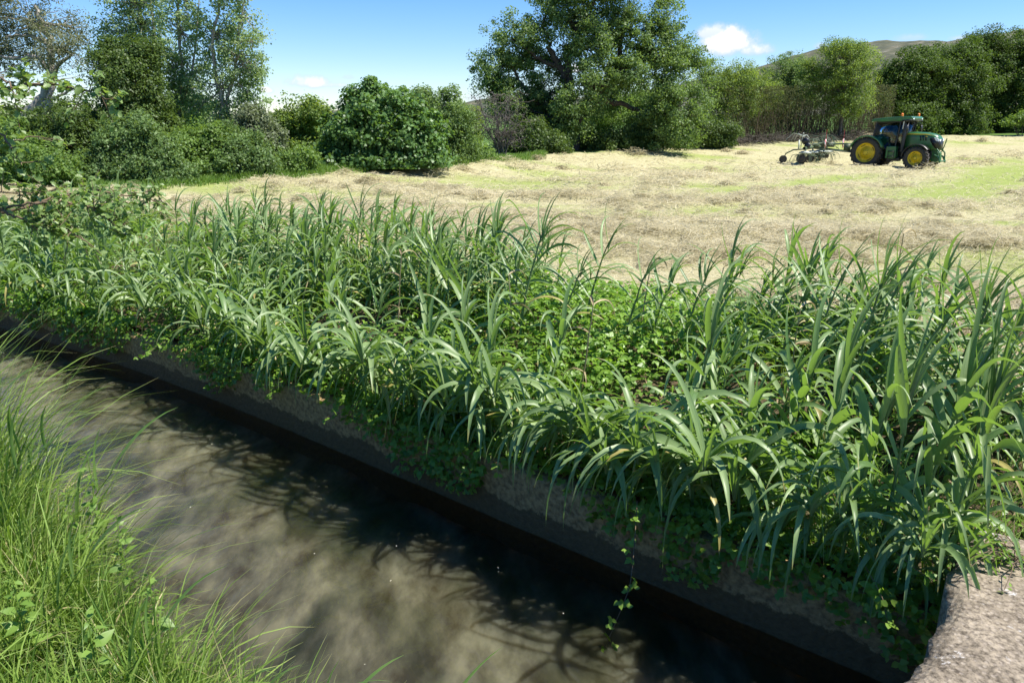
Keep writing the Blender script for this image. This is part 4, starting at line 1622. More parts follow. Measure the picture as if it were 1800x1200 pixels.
def reeds():
    rng = random.Random(4)
    # single reeds that stand out against the hay: (photo px of the tip, height, label)
    feat = [(322, 345, 1.15, "tall reed with a leafy tip beside the overhanging oak twigs"),
            (405, 365, 1.05, None), (452, 372, 1.0, None),
            (548, 348, 1.25, "tall reed with dark folded tip leaves, left of a leaning reed whose leaf points right"),
            (612, 342, 1.3, "thin leaning reed whose bent top leaf points right over the hay"),
            (637, 372, 1.15, None), (735, 385, 1.2, None), (752, 378, 1.2, "twin-tipped reed standing up above the bank left of centre"),
            (826, 378, 1.15, "reed with two short side leaves at its tip standing alone against the hay"),
            (912, 362, 1.5, "tallest stout reed in the centre, long top leaves bending right"),
            (878, 420, 1.1, None), (985, 445, 1.0, None), (1034, 392, 1.15, "upright reed with a long thin leaf arching right over the hay, right of the centre"),
            (1105, 445, 1.0, None), (1150, 450, 1.0, None), (1212, 445, 1.05, None), (1245, 425, 1.1, None), (1283, 415, 1.15, "pointed reed in the small row of upright reeds against the hay"),
            (1330, 468, 1.0, None), (1385, 478, 1.0, None), (1448, 405, 1.5, "tall reed with a straight dark spear leaf left of the twin spears"),
            (1525, 405, 1.6, "reed with twin broad spear leaves, tallest of the right-hand clump"), (1540, 412, 1.55, None), (1585, 470, 1.4, None),
            (1632, 440, 1.3, None), (1725, 440, 1.45, "reed with a spear tip near the right border, hay behind it"), (1690, 470, 1.3, None), (1785, 455, 1.4, None),
            (1215, 500, 1.5, "near reed with long leaves arching to the right in front of the bramble patch"),
            (1470, 540, 1.55, "thick bare-stemmed reed standing in the middle of the right-hand clump"), (1650, 560, 1.6, None), (1760, 560, 1.6, None), (1600, 600, 1.5, None),
            (1390, 560, 1.3, None), (1530, 620, 1.4, None), (1720, 640, 1.5, None),
            (788, 505, 1.2, "reed in front of the centre with pale leaves arching over the brambles"), (735, 560, 1.1, None), (845, 555, 1.2, None), (955, 520, 1.15, None)]
    for (px, py, h, lab) in feat:
        x, y = find_top(px, py, h)
        h *= 1.1 if py < 480 and px < 1420 else 1.0
        put_reed('tall' if py < 480 else 'mid', x, y, h, lab or "tall reed rising above the others of the bank", rng, yaw=rng.uniform(-.25, .25))
    # reeds hanging over the wall
    hang_px = [(60, 520), (95, 520), (170, 520), (345, 590), (385, 600), (420, 600), (610, 640), (640, 655), (690, 660), (560, 625), (800, 690), (820, 730), (860, 720), (780, 740), (870, 700),
               (1090, 820), (1130, 850), (1180, 860), (1060, 800), (1260, 850), (1225, 880), (1150, 800), (1640, 850), (1600, 800), (1690, 820), (130, 530), (250, 560), (300, 580), (470, 620), (510, 630), (540, 630), (725, 680), (750, 690), (905, 740), (935, 760), (985, 770), (1015, 790), (1300, 880), (1340, 890), (1385, 880), (1450, 900), (1560, 880), (215, 545), (440, 610), (660, 655), (765, 700), (840, 715), (960, 775), (1040, 800)]
    for (px, py) in hang_px:
        d = ray(px, py)
        # root just behind the wall top
        best = None
        for Y in np.linspace(2.5, 16, 400):
            p = at(px, py, Y)
            s, q = to_sq(p[0], p[1])
            if best is None or abs(q - .22) < best[0]:
                best = (abs(q - .22), s)
        s = best[1]
        x, y = to_xy(s, rng.uniform(.06, .4))
        put_reed('hang', float(x), float(y), rng.uniform(.75, 1.2), "drooping reed rooted on the wall edge, its leaves hanging towards the water", rng, yaw=rng.uniform(-.6, .6))
    gap = [(*ground_hit(1090, 600), 1.2), (*ground_hit(1130, 730), .62), (*ground_hit(1250, 640), .5), (*ground_hit(1330, 690), .55), (*ground_hit(690, 590), .35), (*ground_hit(230, 520), .4), (*ground_hit(1480, 900), .5)]
    tries = 0
    cnt = 0
    while cnt < 198 and tries < 9000:
        tries += 1
        s = rng.uniform(-4.3, 11.3)
        q = rng.uniform(.3, 3.15)
        x, y = [float(v) for v in to_xy(s, q)]
        if y < 2.9 or any(math.hypot(x - a, y - b) < r for (a, b, r) in gap):
            continue
        dens = float(fbm(np.array([s * .9]), np.array([q * 1.1]), 66, 2)[0])
        if dens < .32 + .16 * rng.random():
            continue
        md = .15 + .05 * (s > 3)
        if any((x - a) ** 2 + (y - b) ** 2 < md * md for a, b in REED_XY):
            continue
        if s > 8 and q < 2.2:
            kind, h, lab = 'mid', rng.uniform(.85, 1.1), "short reed in the dense far left thicket above the canal"
        elif s < -0.6:
            kind, h, lab = rng.choice(['mid', 'mid', 'young']), rng.uniform(.75, 1.1), "reed in the dense clump between the bridge and the bramble patch"
        elif q > 2.1:
            kind, h, lab = rng.choice(['mid', 'young', 'tall']), rng.uniform(.8, 1.1), "low reed in the back row along the hay"
        else:
            kind, h, lab = rng.choice(['mid', 'mid', 'young']), rng.uniform(.85, 1.22), "reed growing among brambles in the middle of the bank"
        put_reed(kind, x, y, h, lab, rng)
        cnt += 1


reeds()


def reed_bed():
    """the reeds beyond the three hundred that show largest: one mass"""
    rng = random.Random(77)
    protos = PROTO['young'] + PROTO['mid']
    acc = {'stem': Acc(), 'leaves': Acc()}
    data = []
    for pr in protos:
        d = {}
        for ch in pr.children:
            me = ch.data
            V = np.empty(len(me.vertices) * 3, np.float32)
            me.vertices.foreach_get('co', V)
            r = np.empty(len(me.vertices), np.float32)
            me.attributes['rnd'].data.foreach_get('value', r)
            L_ = np.empty(len(me.loops), np.int32)
            me.loops.foreach_get('vertex_index', L_)
            U = np.empty(len(me.loops) * 2, np.float32)
            me.uv_layers[0].data.foreach_get('uv', U)
            uv = np.zeros((len(me.vertices), 2), np.float32)
            uv[L_] = U.reshape(-1, 2)
            d[ch.name.split('.')[0]] = (V.reshape(-1, 3), L_.reshape(-1, 4), r, uv)
        data.append(d)
    n = 0
    gap = [(*ground_hit(1090, 600), 1.1), (*ground_hit(1130, 730), .5)]
    while n < 170:
        s, q = rng.uniform(-4.2, 12), rng.uniform(.25, 3.2)
        x, y = [float(v) for v in to_xy(s, q)]
        if y < 2.9 or any(math.hypot(x - a, y - b) < r for (a, b, r) in gap):
            continue
        if float(fbm(np.array([s * .9]), np.array([q * 1.1]), 66, 2)[0]) < .30 + .2 * rng.random():
            continue
        h, a = rng.uniform(.4, .72), rng.uniform(-.6, .6)
        z = hz(x, y) - .03
        c, sn = math.cos(a), math.sin(a)
        for k, (V, F, r, uv) in rng.choice(data).items():
            W = V * h
            W = np.stack([W[:, 0] * c - W[:, 1] * sn + x, W[:, 0] * sn + W[:, 1] * c + y, W[:, 2] + z], 1)
            acc[k].add(W, F, r, uv)
        n += 1
    st, lf = acc['stem'], acc['leaves']
    nst = sum(len(f) for f in st.F[4])
    o = mesh_np('reed_bed', np.concatenate(st.V + lf.V), [np.concatenate(st.F[4] + [f + st.n for f in lf.F[4]])], M_stem,
                rnd=np.concatenate(st.r + lf.r), uv=np.concatenate(st.uv + lf.uv))
    o.data.materials.append(M_reed)
    mi = np.ones(len(o.data.polygons), np.int32)
    mi[:nst] = 0
    o.data.polygons.foreach_set('material_index', mi)
    tag(o, "low young reeds filling in between the taller reeds of the bank", 'reeds', kind='stuff')


reed_bed()
for k in PROTO:                      # a shoot that was never placed is not part of the scene
    for pr in PROTO[k]:
        if pr.name not in USED:
            for ch in list(pr.children):
                bpy.data.objects.remove(ch)
            bpy.data.objects.remove(pr)


# ------------------------------------------------------------------ dead reeds
def dry_reeds():
    dm = leaf_mat("dry_reed", (0.26, 0.20, 0.11), (0.56, 0.47, 0.29), (.4, .32, .16), .2, .65, .25, streak=True, varobj=.2)
    rng = random.Random(91)
    protos = []
    for i in range(4):
        g = np.random.default_rng(700 + i)
        st, lf = Acc(), Acc()
        P = wander(g, (0, 0, -.02), (g.uniform(-.2, .45), g.uniform(-.3, .15), g.uniform(.6, 1.0)), 9, .05)
        st.tube(P, np.linspace(.009, .005, 9), 6, rnd=.7)
        n = 5
        k = g.integers(3, 9, n)
        az = g.uniform(0, 6.28, n)
        ribbon(lf, P[k], np.stack([np.cos(az), np.sin(az), np.full(n, .4)], 1), g.uniform(.2, .42, n), g.uniform(.016, .034, n), g, n=8, grav=g.uniform(2.5, 5, n), wind=(.2, 0, 0), fold=.5, twist=g.normal(0, 1.6, n))
        root = empty('dry_reed')
        st.build('stem', dm, root)
        lf.build('leaves', dm, root)
        protos.append(root)
    px = [(1785, 760), (1480, 640), (1380, 700), (1240, 610), (700, 590), (520, 560), (900, 620), (1640, 720), (1020, 720), (330, 500), (1560, 560), (1120, 600)]
    for i, (a, b) in enumerate(px):
        o = protos[i] if i < 4 else copy_tree(protos[i % 4])
        x, y = ground_hit(a, b)
        o.location = (x, y, hz(x, y) - .02)
        o.rotation_euler = (0, 0, rng.uniform(-.8, .8))
        tag(o, "pale dead reed with a split sheath near the right border" if i == 0 else "pale dry dead reed stem standing among the green reeds", 'dead reed', 'dead reeds on the bank')


dry_reeds()


# ------------------------------------------------------------------ ground cover on the bank
M_bram = leaf_mat("bramble_leaves", (0.06, 0.13, 0.02), (0.225, 0.37, 0.05), (0.36, 0.60, 0.04), 0.40, 0.42, 0.45)
M_grass = leaf_mat("grass_blades", (0.05, 0.115, 0.014), (0.26, 0.375, 0.075), (0.30, 0.48, 0.035), 0.29, 0.45, 0.4, dry=(0.46, 0.40, 0.19))


def leaf_shape(acc, P, Nrm, Dir, L_, W_, rnd, droop=.18):
    """ovate folded leaves, 7 vertices"""
    n = len(P)
    Nrm = unit(Nrm)
    d = unit(Dir - Nrm * (Dir * Nrm).sum(1, keepdims=True))
    b = np.cross(Nrm, d)
    L_, W_ = np.broadcast_to(L_, (n,))[:, None], np.broadcast_to(W_, (n,))[:, None]
    V = np.stack([P, P + d * L_ * .28 + b * W_ * .5 + Nrm * W_ * .16, P + d * L_ * .62 + b * W_ * .42 + Nrm * W_ * .08 - Nrm * L_ * droop * .4, P + d * L_ - Nrm * L_ * droop,
                  P + d * L_ * .62 - b * W_ * .42 + Nrm * W_ * .08 - Nrm * L_ * droop * .4, P + d * L_ * .28 - b * W_ * .5 + Nrm * W_ * .16, P + d * L_ * .5 - Nrm * L_ * droop * .25], 1)
    i = np.arange(n)[:, None] * 7
    F = np.concatenate([i + np.array([[0, 1, 6, 5]]), i + np.array([[1, 2, 3, 6]]), i + np.array([[6, 3, 4, 5]])])
    acc.add(V.reshape(-1, 3), F, np.repeat(rnd, 7))


def triples(acc, P, Nrm, size, rng, rnd):
    """bramble leaves of three leaflets"""
    n = len(P)
    a = rng.random(n) * 6.28
    base = np.stack([np.cos(a), np.sin(a), np.zeros(n)], 1)
    for k, off in enumerate((0, 1.25, -1.25)):
        d = np.stack([np.cos(a + off), np.sin(a + off), np.zeros(n)], 1)
        nn = unit(Nrm + rng.normal(size=(n, 3)) * .18)
        s = size * (1.0 if k == 0 else .82)
        leaf_shape(acc, P + base * (size * .1)[:, None], nn, d, s, s * .68, np.clip(rnd + rng.normal(0, .08, n), 0, 1))


def cover_height(s, q):
    m = .06 + .34 * fbm(s * 1.1, q * 1.1, 23, 3) * smooth((q + .1) / .5)
    return m


def brambles():
    rng = np.random.default_rng(14)
    acc = Acc()
    n = 40000
    s = rng.uniform(-4.4, 12.5, n)
    q = rng.uniform(-.02, 3.3, n)
    den = fbm(s * .8, q * .9, 39, 3)
    xg, yg = ground_hit(1090, 590)
    x, y = to_xy(s, q)
    near = np.exp(-((x - xg) ** 2 + (y - yg) ** 2) / 1.6)
    keep = (rng.random(n) < np.clip((den - .42) * 4 + near * 1.6 + (q < .7) * .6, .13, 1)) & (y > 2.8)
    x, y, s, q, near = x[keep], y[keep], s[keep], q[keep], near[keep]
    n = len(x)
    ch = cover_height(s, q) + near * .10
    z = height(x, y) + ch * rng.random(n) ** .5 + .01
    z = np.where(q < .25, np.maximum(z, WALL_Z + .02), z)
    nr = unit(rng.normal(size=(n, 3)) * .38 + np.array([0.05, -.12, 1]))
    size = rng.uniform(.03, .072, n)
    tone = np.clip(.46 + near * .5 + rng.normal(0, .2, n), 0, 1)
    triples(acc, np.stack([x, y, z], 1), nr, size, rng, tone)
    # curtains creeping over the wall edge
    m = 10000
    s = rng.uniform(-3.6, 12, m)
    f = np.clip((fbm(s * 1.1, s * 0, 51, 3) - .40) * 3.4 + .9 * np.exp(-((s + 2.3) / .9) ** 2), 0, 1)
    keep = rng.random(m) < f + .06
    s, f = s[keep], f[keep]
    m = len(s)
    q = rng.uniform(-.16, .16, m)
    x, y = to_xy(s, q)
    z = WALL_Z + .10 - rng.random(m) ** 1.3 * (.10 + .34 * f) * (q < .03) + .05 * rng.random(m)
    nr = unit(rng.normal(size=(m, 3)) * .4 + np.array([-NV[0] * .8, -NV[1] * .8, .7]))
    triples(acc, np.stack([x, y, z], 1), nr, rng.uniform(.03, .065, m), rng, np.clip(rng.normal(.5, .2, m), 0, 1))
    o = acc.build('bramble_cover', M_bram)
    tag(o, "low green bramble and ivy cover between the reeds and over the wall edge", 'brambles', kind='stuff')
    # brown leaf litter and cut cane lying on the bank
    lit = Acc()
    n = 5200
    s = rng.uniform(-4.2, 9, n)
    q = rng.uniform(.5, 3.4, n)
    x, y = to_xy(s, q)
    keep = (fbm(s * .8, q * .9, 39, 3) < .50) & (y > 2.8)
    x, y = x[keep], y[keep]
    n = len(x)
    leaf_quads(lit, np.stack([x, y, height(x, y) + .012 + .05 * rng.random(n)], 1), unit(rng.normal(size=(n, 3)) * .35 + [0, 0, 1]), rng.uniform(.05, .2, n), rng.uniform(.008, .025, n), rng, rng.random(n))
    o = lit.build('leaf_litter', leaf_mat("leaf_litter", (0.12, 0.075, 0.045), (0.42, 0.32, 0.20), (.2, .15, .08), .1, .8, .2))
    tag(o, "dry brown cane litter lying on the soil between the reeds", 'litter', kind='stuff')


brambles()


def bank_grass():
    rng = np.random.default_rng(15)
    acc = Acc()
    n = 72000
    s = rng.uniform(-8.5, 17, n)
    q = rng.uniform(.1, 4.6, n)
    den = fbm(s * .7 + 9, q * .8, 83, 3)
    left = smooth((s - 10.0) / 1.6)
    gx, gy = ground_hit(235, 515)
    X_, Y_ = to_xy(s, q)
    left = np.maximum(left, smooth((-3.9 - s) / .5) * .75)
    left = np.maximum(left, np.exp(-((X_ - gx) ** 2 + (Y_ - gy) ** 2) / .35))
    keep = (rng.random(n) < np.clip((den - .47) * 4.0 * (q < 3.3), 0, .7) + left * .9)
    s, q, left = s[keep], q[keep], left[keep]
    x, y = to_xy(s, q)
    k = (y > 2.8) | ((s < -4.0) & (q > .5))
    x, y, q, left = x[k], y[k], q[k], left[k]
    n = len(x)
    D = np.stack([rng.normal(0.15, .35, n), rng.normal(0, .35, n), np.ones(n)], 1)
    ribbon(acc, np.stack([x, y, height(x, y)], 1), D, rng.uniform(.14, .42, n) * (1 - .25 * left), rng.uniform(.004, .010, n) * (1 + .6 * left), rng, n=4, grav=1.3, wind=(.35, 0, 0), prof='grass', rnd=rng.random(n) * .87)
    o = acc.build('bank_grass', M_grass)
    tag(o, "thin green grass growing between the reeds of the far bank", 'grass', kind='stuff')


bank_grass()


def near_grass():
    rng = np.random.default_rng(16)
    acc = Acc()
    n = 130000
    s = rng.uniform(-3.5, 13, n)
    q = -CANAL_W + .16 - rng.random(n) ** 1.15 * 3.0
    x, y = to_xy(s, q)
    far = np.hypot(x, y)
    # only what the bank strip in view needs, thinner with distance
    keep = (far > 1.7) & (y > .5) & (x < .9) & (x > -1.05 * y - 1.2) & (rng.random(n) < np.clip(1.5 - far / 7, .25, 1))
    x, y, s, q, far = x[keep], y[keep], s[keep], q[keep], far[keep]
    n = len(x)
    clump = fbm(x * 3.2, y * 3.2, 27, 3)
    L_ = (.15 + .42 * rng.random(n) ** 1.7) * (.45 + 1.1 * clump) * (1 + .25 * (q > -CANAL_W - .4)) * (1 + 1.15 * smooth((s + .2) / 2.6))
    lean = np.stack([rng.normal(.16, .42, n), rng.normal(-.02, .34, n), np.ones(n)], 1)
    W_ = .0040 + .0135 * rng.random(n) ** 2.0
    z = height(x, y) - .01
    ribbon(acc, np.stack([x, y, z], 1), lean, L_, W_, rng, n=6, grav=rng.uniform(.3, 1.7, n), wind=(.30, -.05, 0), prof='grass', rnd=np.where(rng.random(n) < .03, 1.0, np.clip(rng.normal(.45, .25, n) + (clump - .5) * 1.0, 0, .84)), twist=rng.normal(0, .6, n))
    o = acc.build('near_grass', M_grass)
    tag(o, "lush sunlit grass on the near bank of the canal", 'grass', kind='stuff')


near_grass()

M_shoot = leaf_mat("shoot_leaves", (0.085, 0.16, 0.035), (0.19, 0.30, 0.08), (0.28, 0.46, 0.05), 0.36, 0.36, 0.5, streak=True, varobj=.12)


def make_shoot(seed, h):
    rng = np.random.default_rng(seed)
    st, lf = Acc(), Acc()
    t = np.linspace(0, 1, 9)
    lx = rng.uniform(.25, .5)
    P = np.stack([lx * t ** 1.6 * h, rng.uniform(-.1, .1) * t * h, t * h * .9], 1)
    st.tube(P, np.linspace(.0042, .0018, 9), 5)
    n = 7
    k = np.linspace(.2, .98, n)
    az = np.arange(n) * math.pi + rng.normal(0, .5, n)
    D = np.stack([np.cos(az) * .35 + .30, np.sin(az) * .3, np.full(n, .95)], 1)
    P0 = np.stack([np.interp(k, t, P[:, i]) for i in range(3)], 1)
    ribbon(lf, P0, D, h * rng.uniform(.42, .62, n), rng.uniform(.010, .017, n), rng, n=8, grav=rng.uniform(.25, .9, n), wind=(.75, -.05, 0), fold=.25, twist=rng.normal(0, .7, n))
    root = empty('grass_shoot')
    st.build('stem', M_shoot, root)
    lf.build('leaves', M_shoot, root)
    return root


def shoots():
    rng = random.Random(8)
    protos = [make_shoot(400 + i, .6) for i in range(7)]
    used = set()
    pts = []
    for i in range(30):
        s = rng.uniform(-2.9, 7.5)
        pts.append((s, -CANAL_W - rng.uniform(-.1, .55), None))
    for i in range(16):
        pts.append((rng.uniform(.8, 4.2), -CANAL_W - rng.uniform(-.05, .5), None))
    spec = [(-2.75, -2.62, "grass shoot leaning over water at the bottom edge, farthest right on the near bank"),
            (-2.35, -2.62, "pair-leaved broad grass shoot leaning out over the pale canal mud near the bottom"),
            (-1.2, -2.55, "upright grass shoot with long blades at the bend of the near bank")]
    for (s, q, lab) in spec + pts:
        x, y = [float(v) for v in to_xy(s, q)]
        pr = rng.choice(protos)
        if pr.name in used:
            o = copy_tree(pr)
        else:
            o = pr
            used.add(pr.name)
        o.location = (x, y, hz(x, y) - .02)
        o.rotation_euler = (0, 0, rng.uniform(-.5, .45))
        k = rng.uniform(.8, 1.35) * (1.25 if s > .8 else 1)
        o.scale = (k, k, k)
        tag(o, lab or "broad-bladed grass shoot at the near water's edge", 'grass shoot', 'broad grass shoots on the near bank')
    for pr in protos:
        if pr.name not in used:
            for ch in list(pr.children):
                bpy.data.objects.remove(ch)
            bpy.data.objects.remove(pr)


shoots()

M_weed = leaf_mat("weed_leaves", (0.085, 0.17, 0.025), (0.22, 0.34, 0.065), (0.32, 0.52, 0.05), 0.36, 0.4, 0.4)


def leafy_weed(label, px, py, Y, h, seed, nl=26, size=.065, tone=.6):
    """upright weed with pairs of ovate leaves, its tip at the given photo pixel"""
    rng = np.random.default_rng(seed)
    tip = at(px, py, Y)
    bx, by = tip[0] + rng.normal() * .03, tip[1] + rng.normal() * .03
    bz = hz(bx, by)
    root = empty('leafy_weed', (bx, by, bz))
    H = max(tip[2] - bz, .2)
    st, lf = Acc(), Acc()
    P = wander(rng, (0, 0, -.02), (tip[0] - bx, tip[1] - by, H), 9, .05)
    st.tube(P, np.linspace(.005, .0022, 9), 5, rnd=.7)
    k = np.linspace(max(.3, 1 - h / H), 1, nl // 2)
    c = np.stack([np.interp(k, np.linspace(0, 1, 9), P[:, i]) for i in range(3)], 1)
    for j in range(2):
        az = np.arange(len(k)) * 1.4 + j * math.pi + rng.normal(0, .3, len(k))
        D = np.stack([np.cos(az), np.sin(az), np.full(len(k), .25)], 1)
        s = size * .8 * np.interp(k, [.3, .7, 1], [1.15, 1.0, .4]) * rng.uniform(.6, 1.3, len(k))
        nr = unit(np.stack([-np.cos(az) * .3, -np.sin(az) * .3, np.ones(len(k))], 1) + rng.normal(size=(len(k), 3)) * .55)
        leaf_shape(lf, c + D * .012, nr, D, s * 1.35, s * .75, np.clip(rng.normal(tone, .15, len(k)), 0, 1), droop=.3)
    st.build('stem', M_weed, root)
    lf.build('leaves', M_weed, root)
    tag(root, label, 'weed', 'leafy weeds in the near grass')


leafy_weed("yellow-green leafy weed with a pale budding tip standing in the near grass", 152, 795, 3.9, .6, 501, 36)
leafy_weed("pale leafy weed just left of the budding one in the near grass", 118, 870, 3.8, .4, 502, 24)
leafy_weed("small leafy weed at the grass edge beside the water", 205, 905, 3.6, .4, 503, 26)
leafy_weed("low round-leaved weed lower down the grass edge by the water", 262, 1010, 3.1, .3, 504, 22)
leafy_weed("broad-leaved weed with one big pale leaf in the bottom left grass", 150, 1075, 2.6, .3, 505, 16, .075)
leafy_weed("small leafy weed at the far left border in the near grass", 18, 1010, 2.9, .35, 506, 22)
leafy_weed("yellowish weed at the left border above the water bend", 45, 770, 4.4, .45, 507, 28, .05)


# ------------------------------------------------------------------ trailing brambles
def bramble_vine(label, pts, seed, n=16, size=.055, tone=.55, rad=.0035):
    """pts: (photo px, py, forward distance)"""
    rng = np.random.default_rng(seed)
    P = np.array([at(*p) for p in pts])
    t = np.linspace(0, len(P) - 1, len(P) * 5)
    Q = np.stack([np.interp(t, np.arange(len(P)), P[:, k]) for k in range(3)], 1)
    for _ in range(3):
        Q[1:-1] = (Q[:-2] + Q[1:-1] * 2 + Q[2:]) / 4
    root = empty('bramble_vine', Q[0])
    Q = Q - Q[0]
    st, lf = Acc(), Acc()
    st.tube(Q, np.linspace(rad, rad * .5, len(Q)), 5)
    for i in range(n):
        j = int((i + .6) / n * (len(Q) - 1))
        c = Q[j] + rng.normal(size=3) * .012
        nr = unit(rng.normal(size=(1, 3)) * .4 + np.array([[-.1, -.55, .8]]))
        k = np.interp(i / n, [0, .8, 1], [1, 1, .5])
        triples(lf, c[None] + rng.normal(size=(1, 3)) * .02, nr, np.array([size * k * rng.uniform(.75, 1.2)]), rng, np.array([np.clip(rng.normal(tone, .15), 0, 1)]))
    st.build('stem', M_twig, root)
    lf.build('leaves', M_bram, root)
    tag(root, label, 'bramble', 'bramble vines trailing over the canal wall')


bramble_vine("bramble vine hanging far down over the dark water with sunlit leaves at its tip", [(1120, 880, 4.35), (1115, 960, 4.1), (1108, 1030, 3.95), (1092, 1070, 3.92), (1075, 1110, 3.9), (1062, 1142, 3.88)], 601, 15, .05, .8)
bramble_vine("bramble vine dangling in the shade beside the bridge corner", [(1500, 960, 3.7), (1530, 1010, 3.45), (1552, 1050, 3.3), (1560, 1090, 3.25)], 602, 9, .07, .5)
bramble_vine("thorny bramble vine arching onto the bridge edge", [(1500, 900, 3.9), (1570, 965, 3.5), (1610, 1000, 3.3), (1640, 1020, 3.2)], 603, 9, .06, .5)
bramble_vine("bramble sprig of pale leaves at the wall left of the big hanging vine", [(1010, 810, 4.8), (1060, 880, 4.6), (1080, 950, 4.45)], 604, 9, .05, .7)
bramble_vine("thin bramble sprig stretched along the damp wall face near the middle", [(640, 700, 6.35), (600, 725, 6.3), (560, 738, 6.3)], 605, 9, .05, .6)
bramble_vine("bramble sprig with yellowish leaves low on the wall at the left", [(290, 600, 8.3), (260, 620, 8.15), (235, 630, 8.1)], 606, 9, .06, .7)
bramble_vine("leafy bramble trailing over the wall under the big drooping reed", [(930, 760, 5.0), (920, 800, 4.95), (900, 835, 4.9)], 607, 8, .05, .6)


def creeping_plant():
    rng = np.random.default_rng(71)
    lf, st = Acc(), Acc()
    b = at(1800, 985, 3.2)
    x0, y0 = flat_ground(1785, 985, SLAB_Z)
    root = empty('creeping_weed', (x0, y0, SLAB_Z))
    for k in range(26):
        e = np.array([rng.uniform(-.42, .25), rng.uniform(-.30, .26), rng.uniform(.0, .12)])
        P = wander(rng, (rng.normal() * .03, rng.normal() * .03, .01), e, 7, .1, .15)
        P[:, 2] = np.maximum(P[:, 2], .006)
        st.tube(P, np.linspace(.003, .0015, 7), 4)
        for j in range(9):
            c = P[rng.integers(1, 7)][None] + rng.normal(size=(1, 3)) * .02
            c[:, 2] = np.maximum(c[:, 2], .01)
            leaf_shape(lf, c, unit(rng.normal(size=(1, 3)) * .4 + [[0, 0, 1]]), rng.normal(size=(1, 3)), np.array([rng.uniform(.018, .035)]), np.array([rng.uniform(.01, .018)]), rng.random(1))
    st.build('stem', M_twig, root)
    lf.build('leaves', M_bram, root)
    tag(root, "small creeping weed sprawling onto the concrete at the right border", 'weed')


creeping_plant()


def spurge():
    x, y = ground_hit(815, 560)
    rng = np.random.default_rng(72)
    x, y = find_top(815, 470, .62)
    root = empty('spurge_bush', (x, y, hz(x, y)))
    st, lf = Acc(), Acc()
    for k in range(60):
        e = np.array([rng.normal() * .28, rng.normal() * .22, rng.uniform(.4, .66)])
        P = wander(rng, e * [.2, .2, 0], e, 6, .06)
        st.tube(P, np.linspace(.003, .0016, 6), 4)
        n = 22
        c = P[rng.integers(2, 6, n)] + rng.normal(size=(n, 3)) * .03
        leaf_quads(lf, c, unit(rng.normal(size=(n, 3)) + [0, 0, 1]), .028, .014, rng, rng.random(n))
    st.build('stem', M_weed, root)
    lf.build('leaves', leaf_mat("spurge_leaves", (0.13, 0.17, 0.02), (0.34, 0.34, 0.06), (.4, .45, .05), .35, .5, .3), root)
    tag(root, "small yellowish twiggy bush among the reeds left of the tallest central reed", 'bush')


spurge()


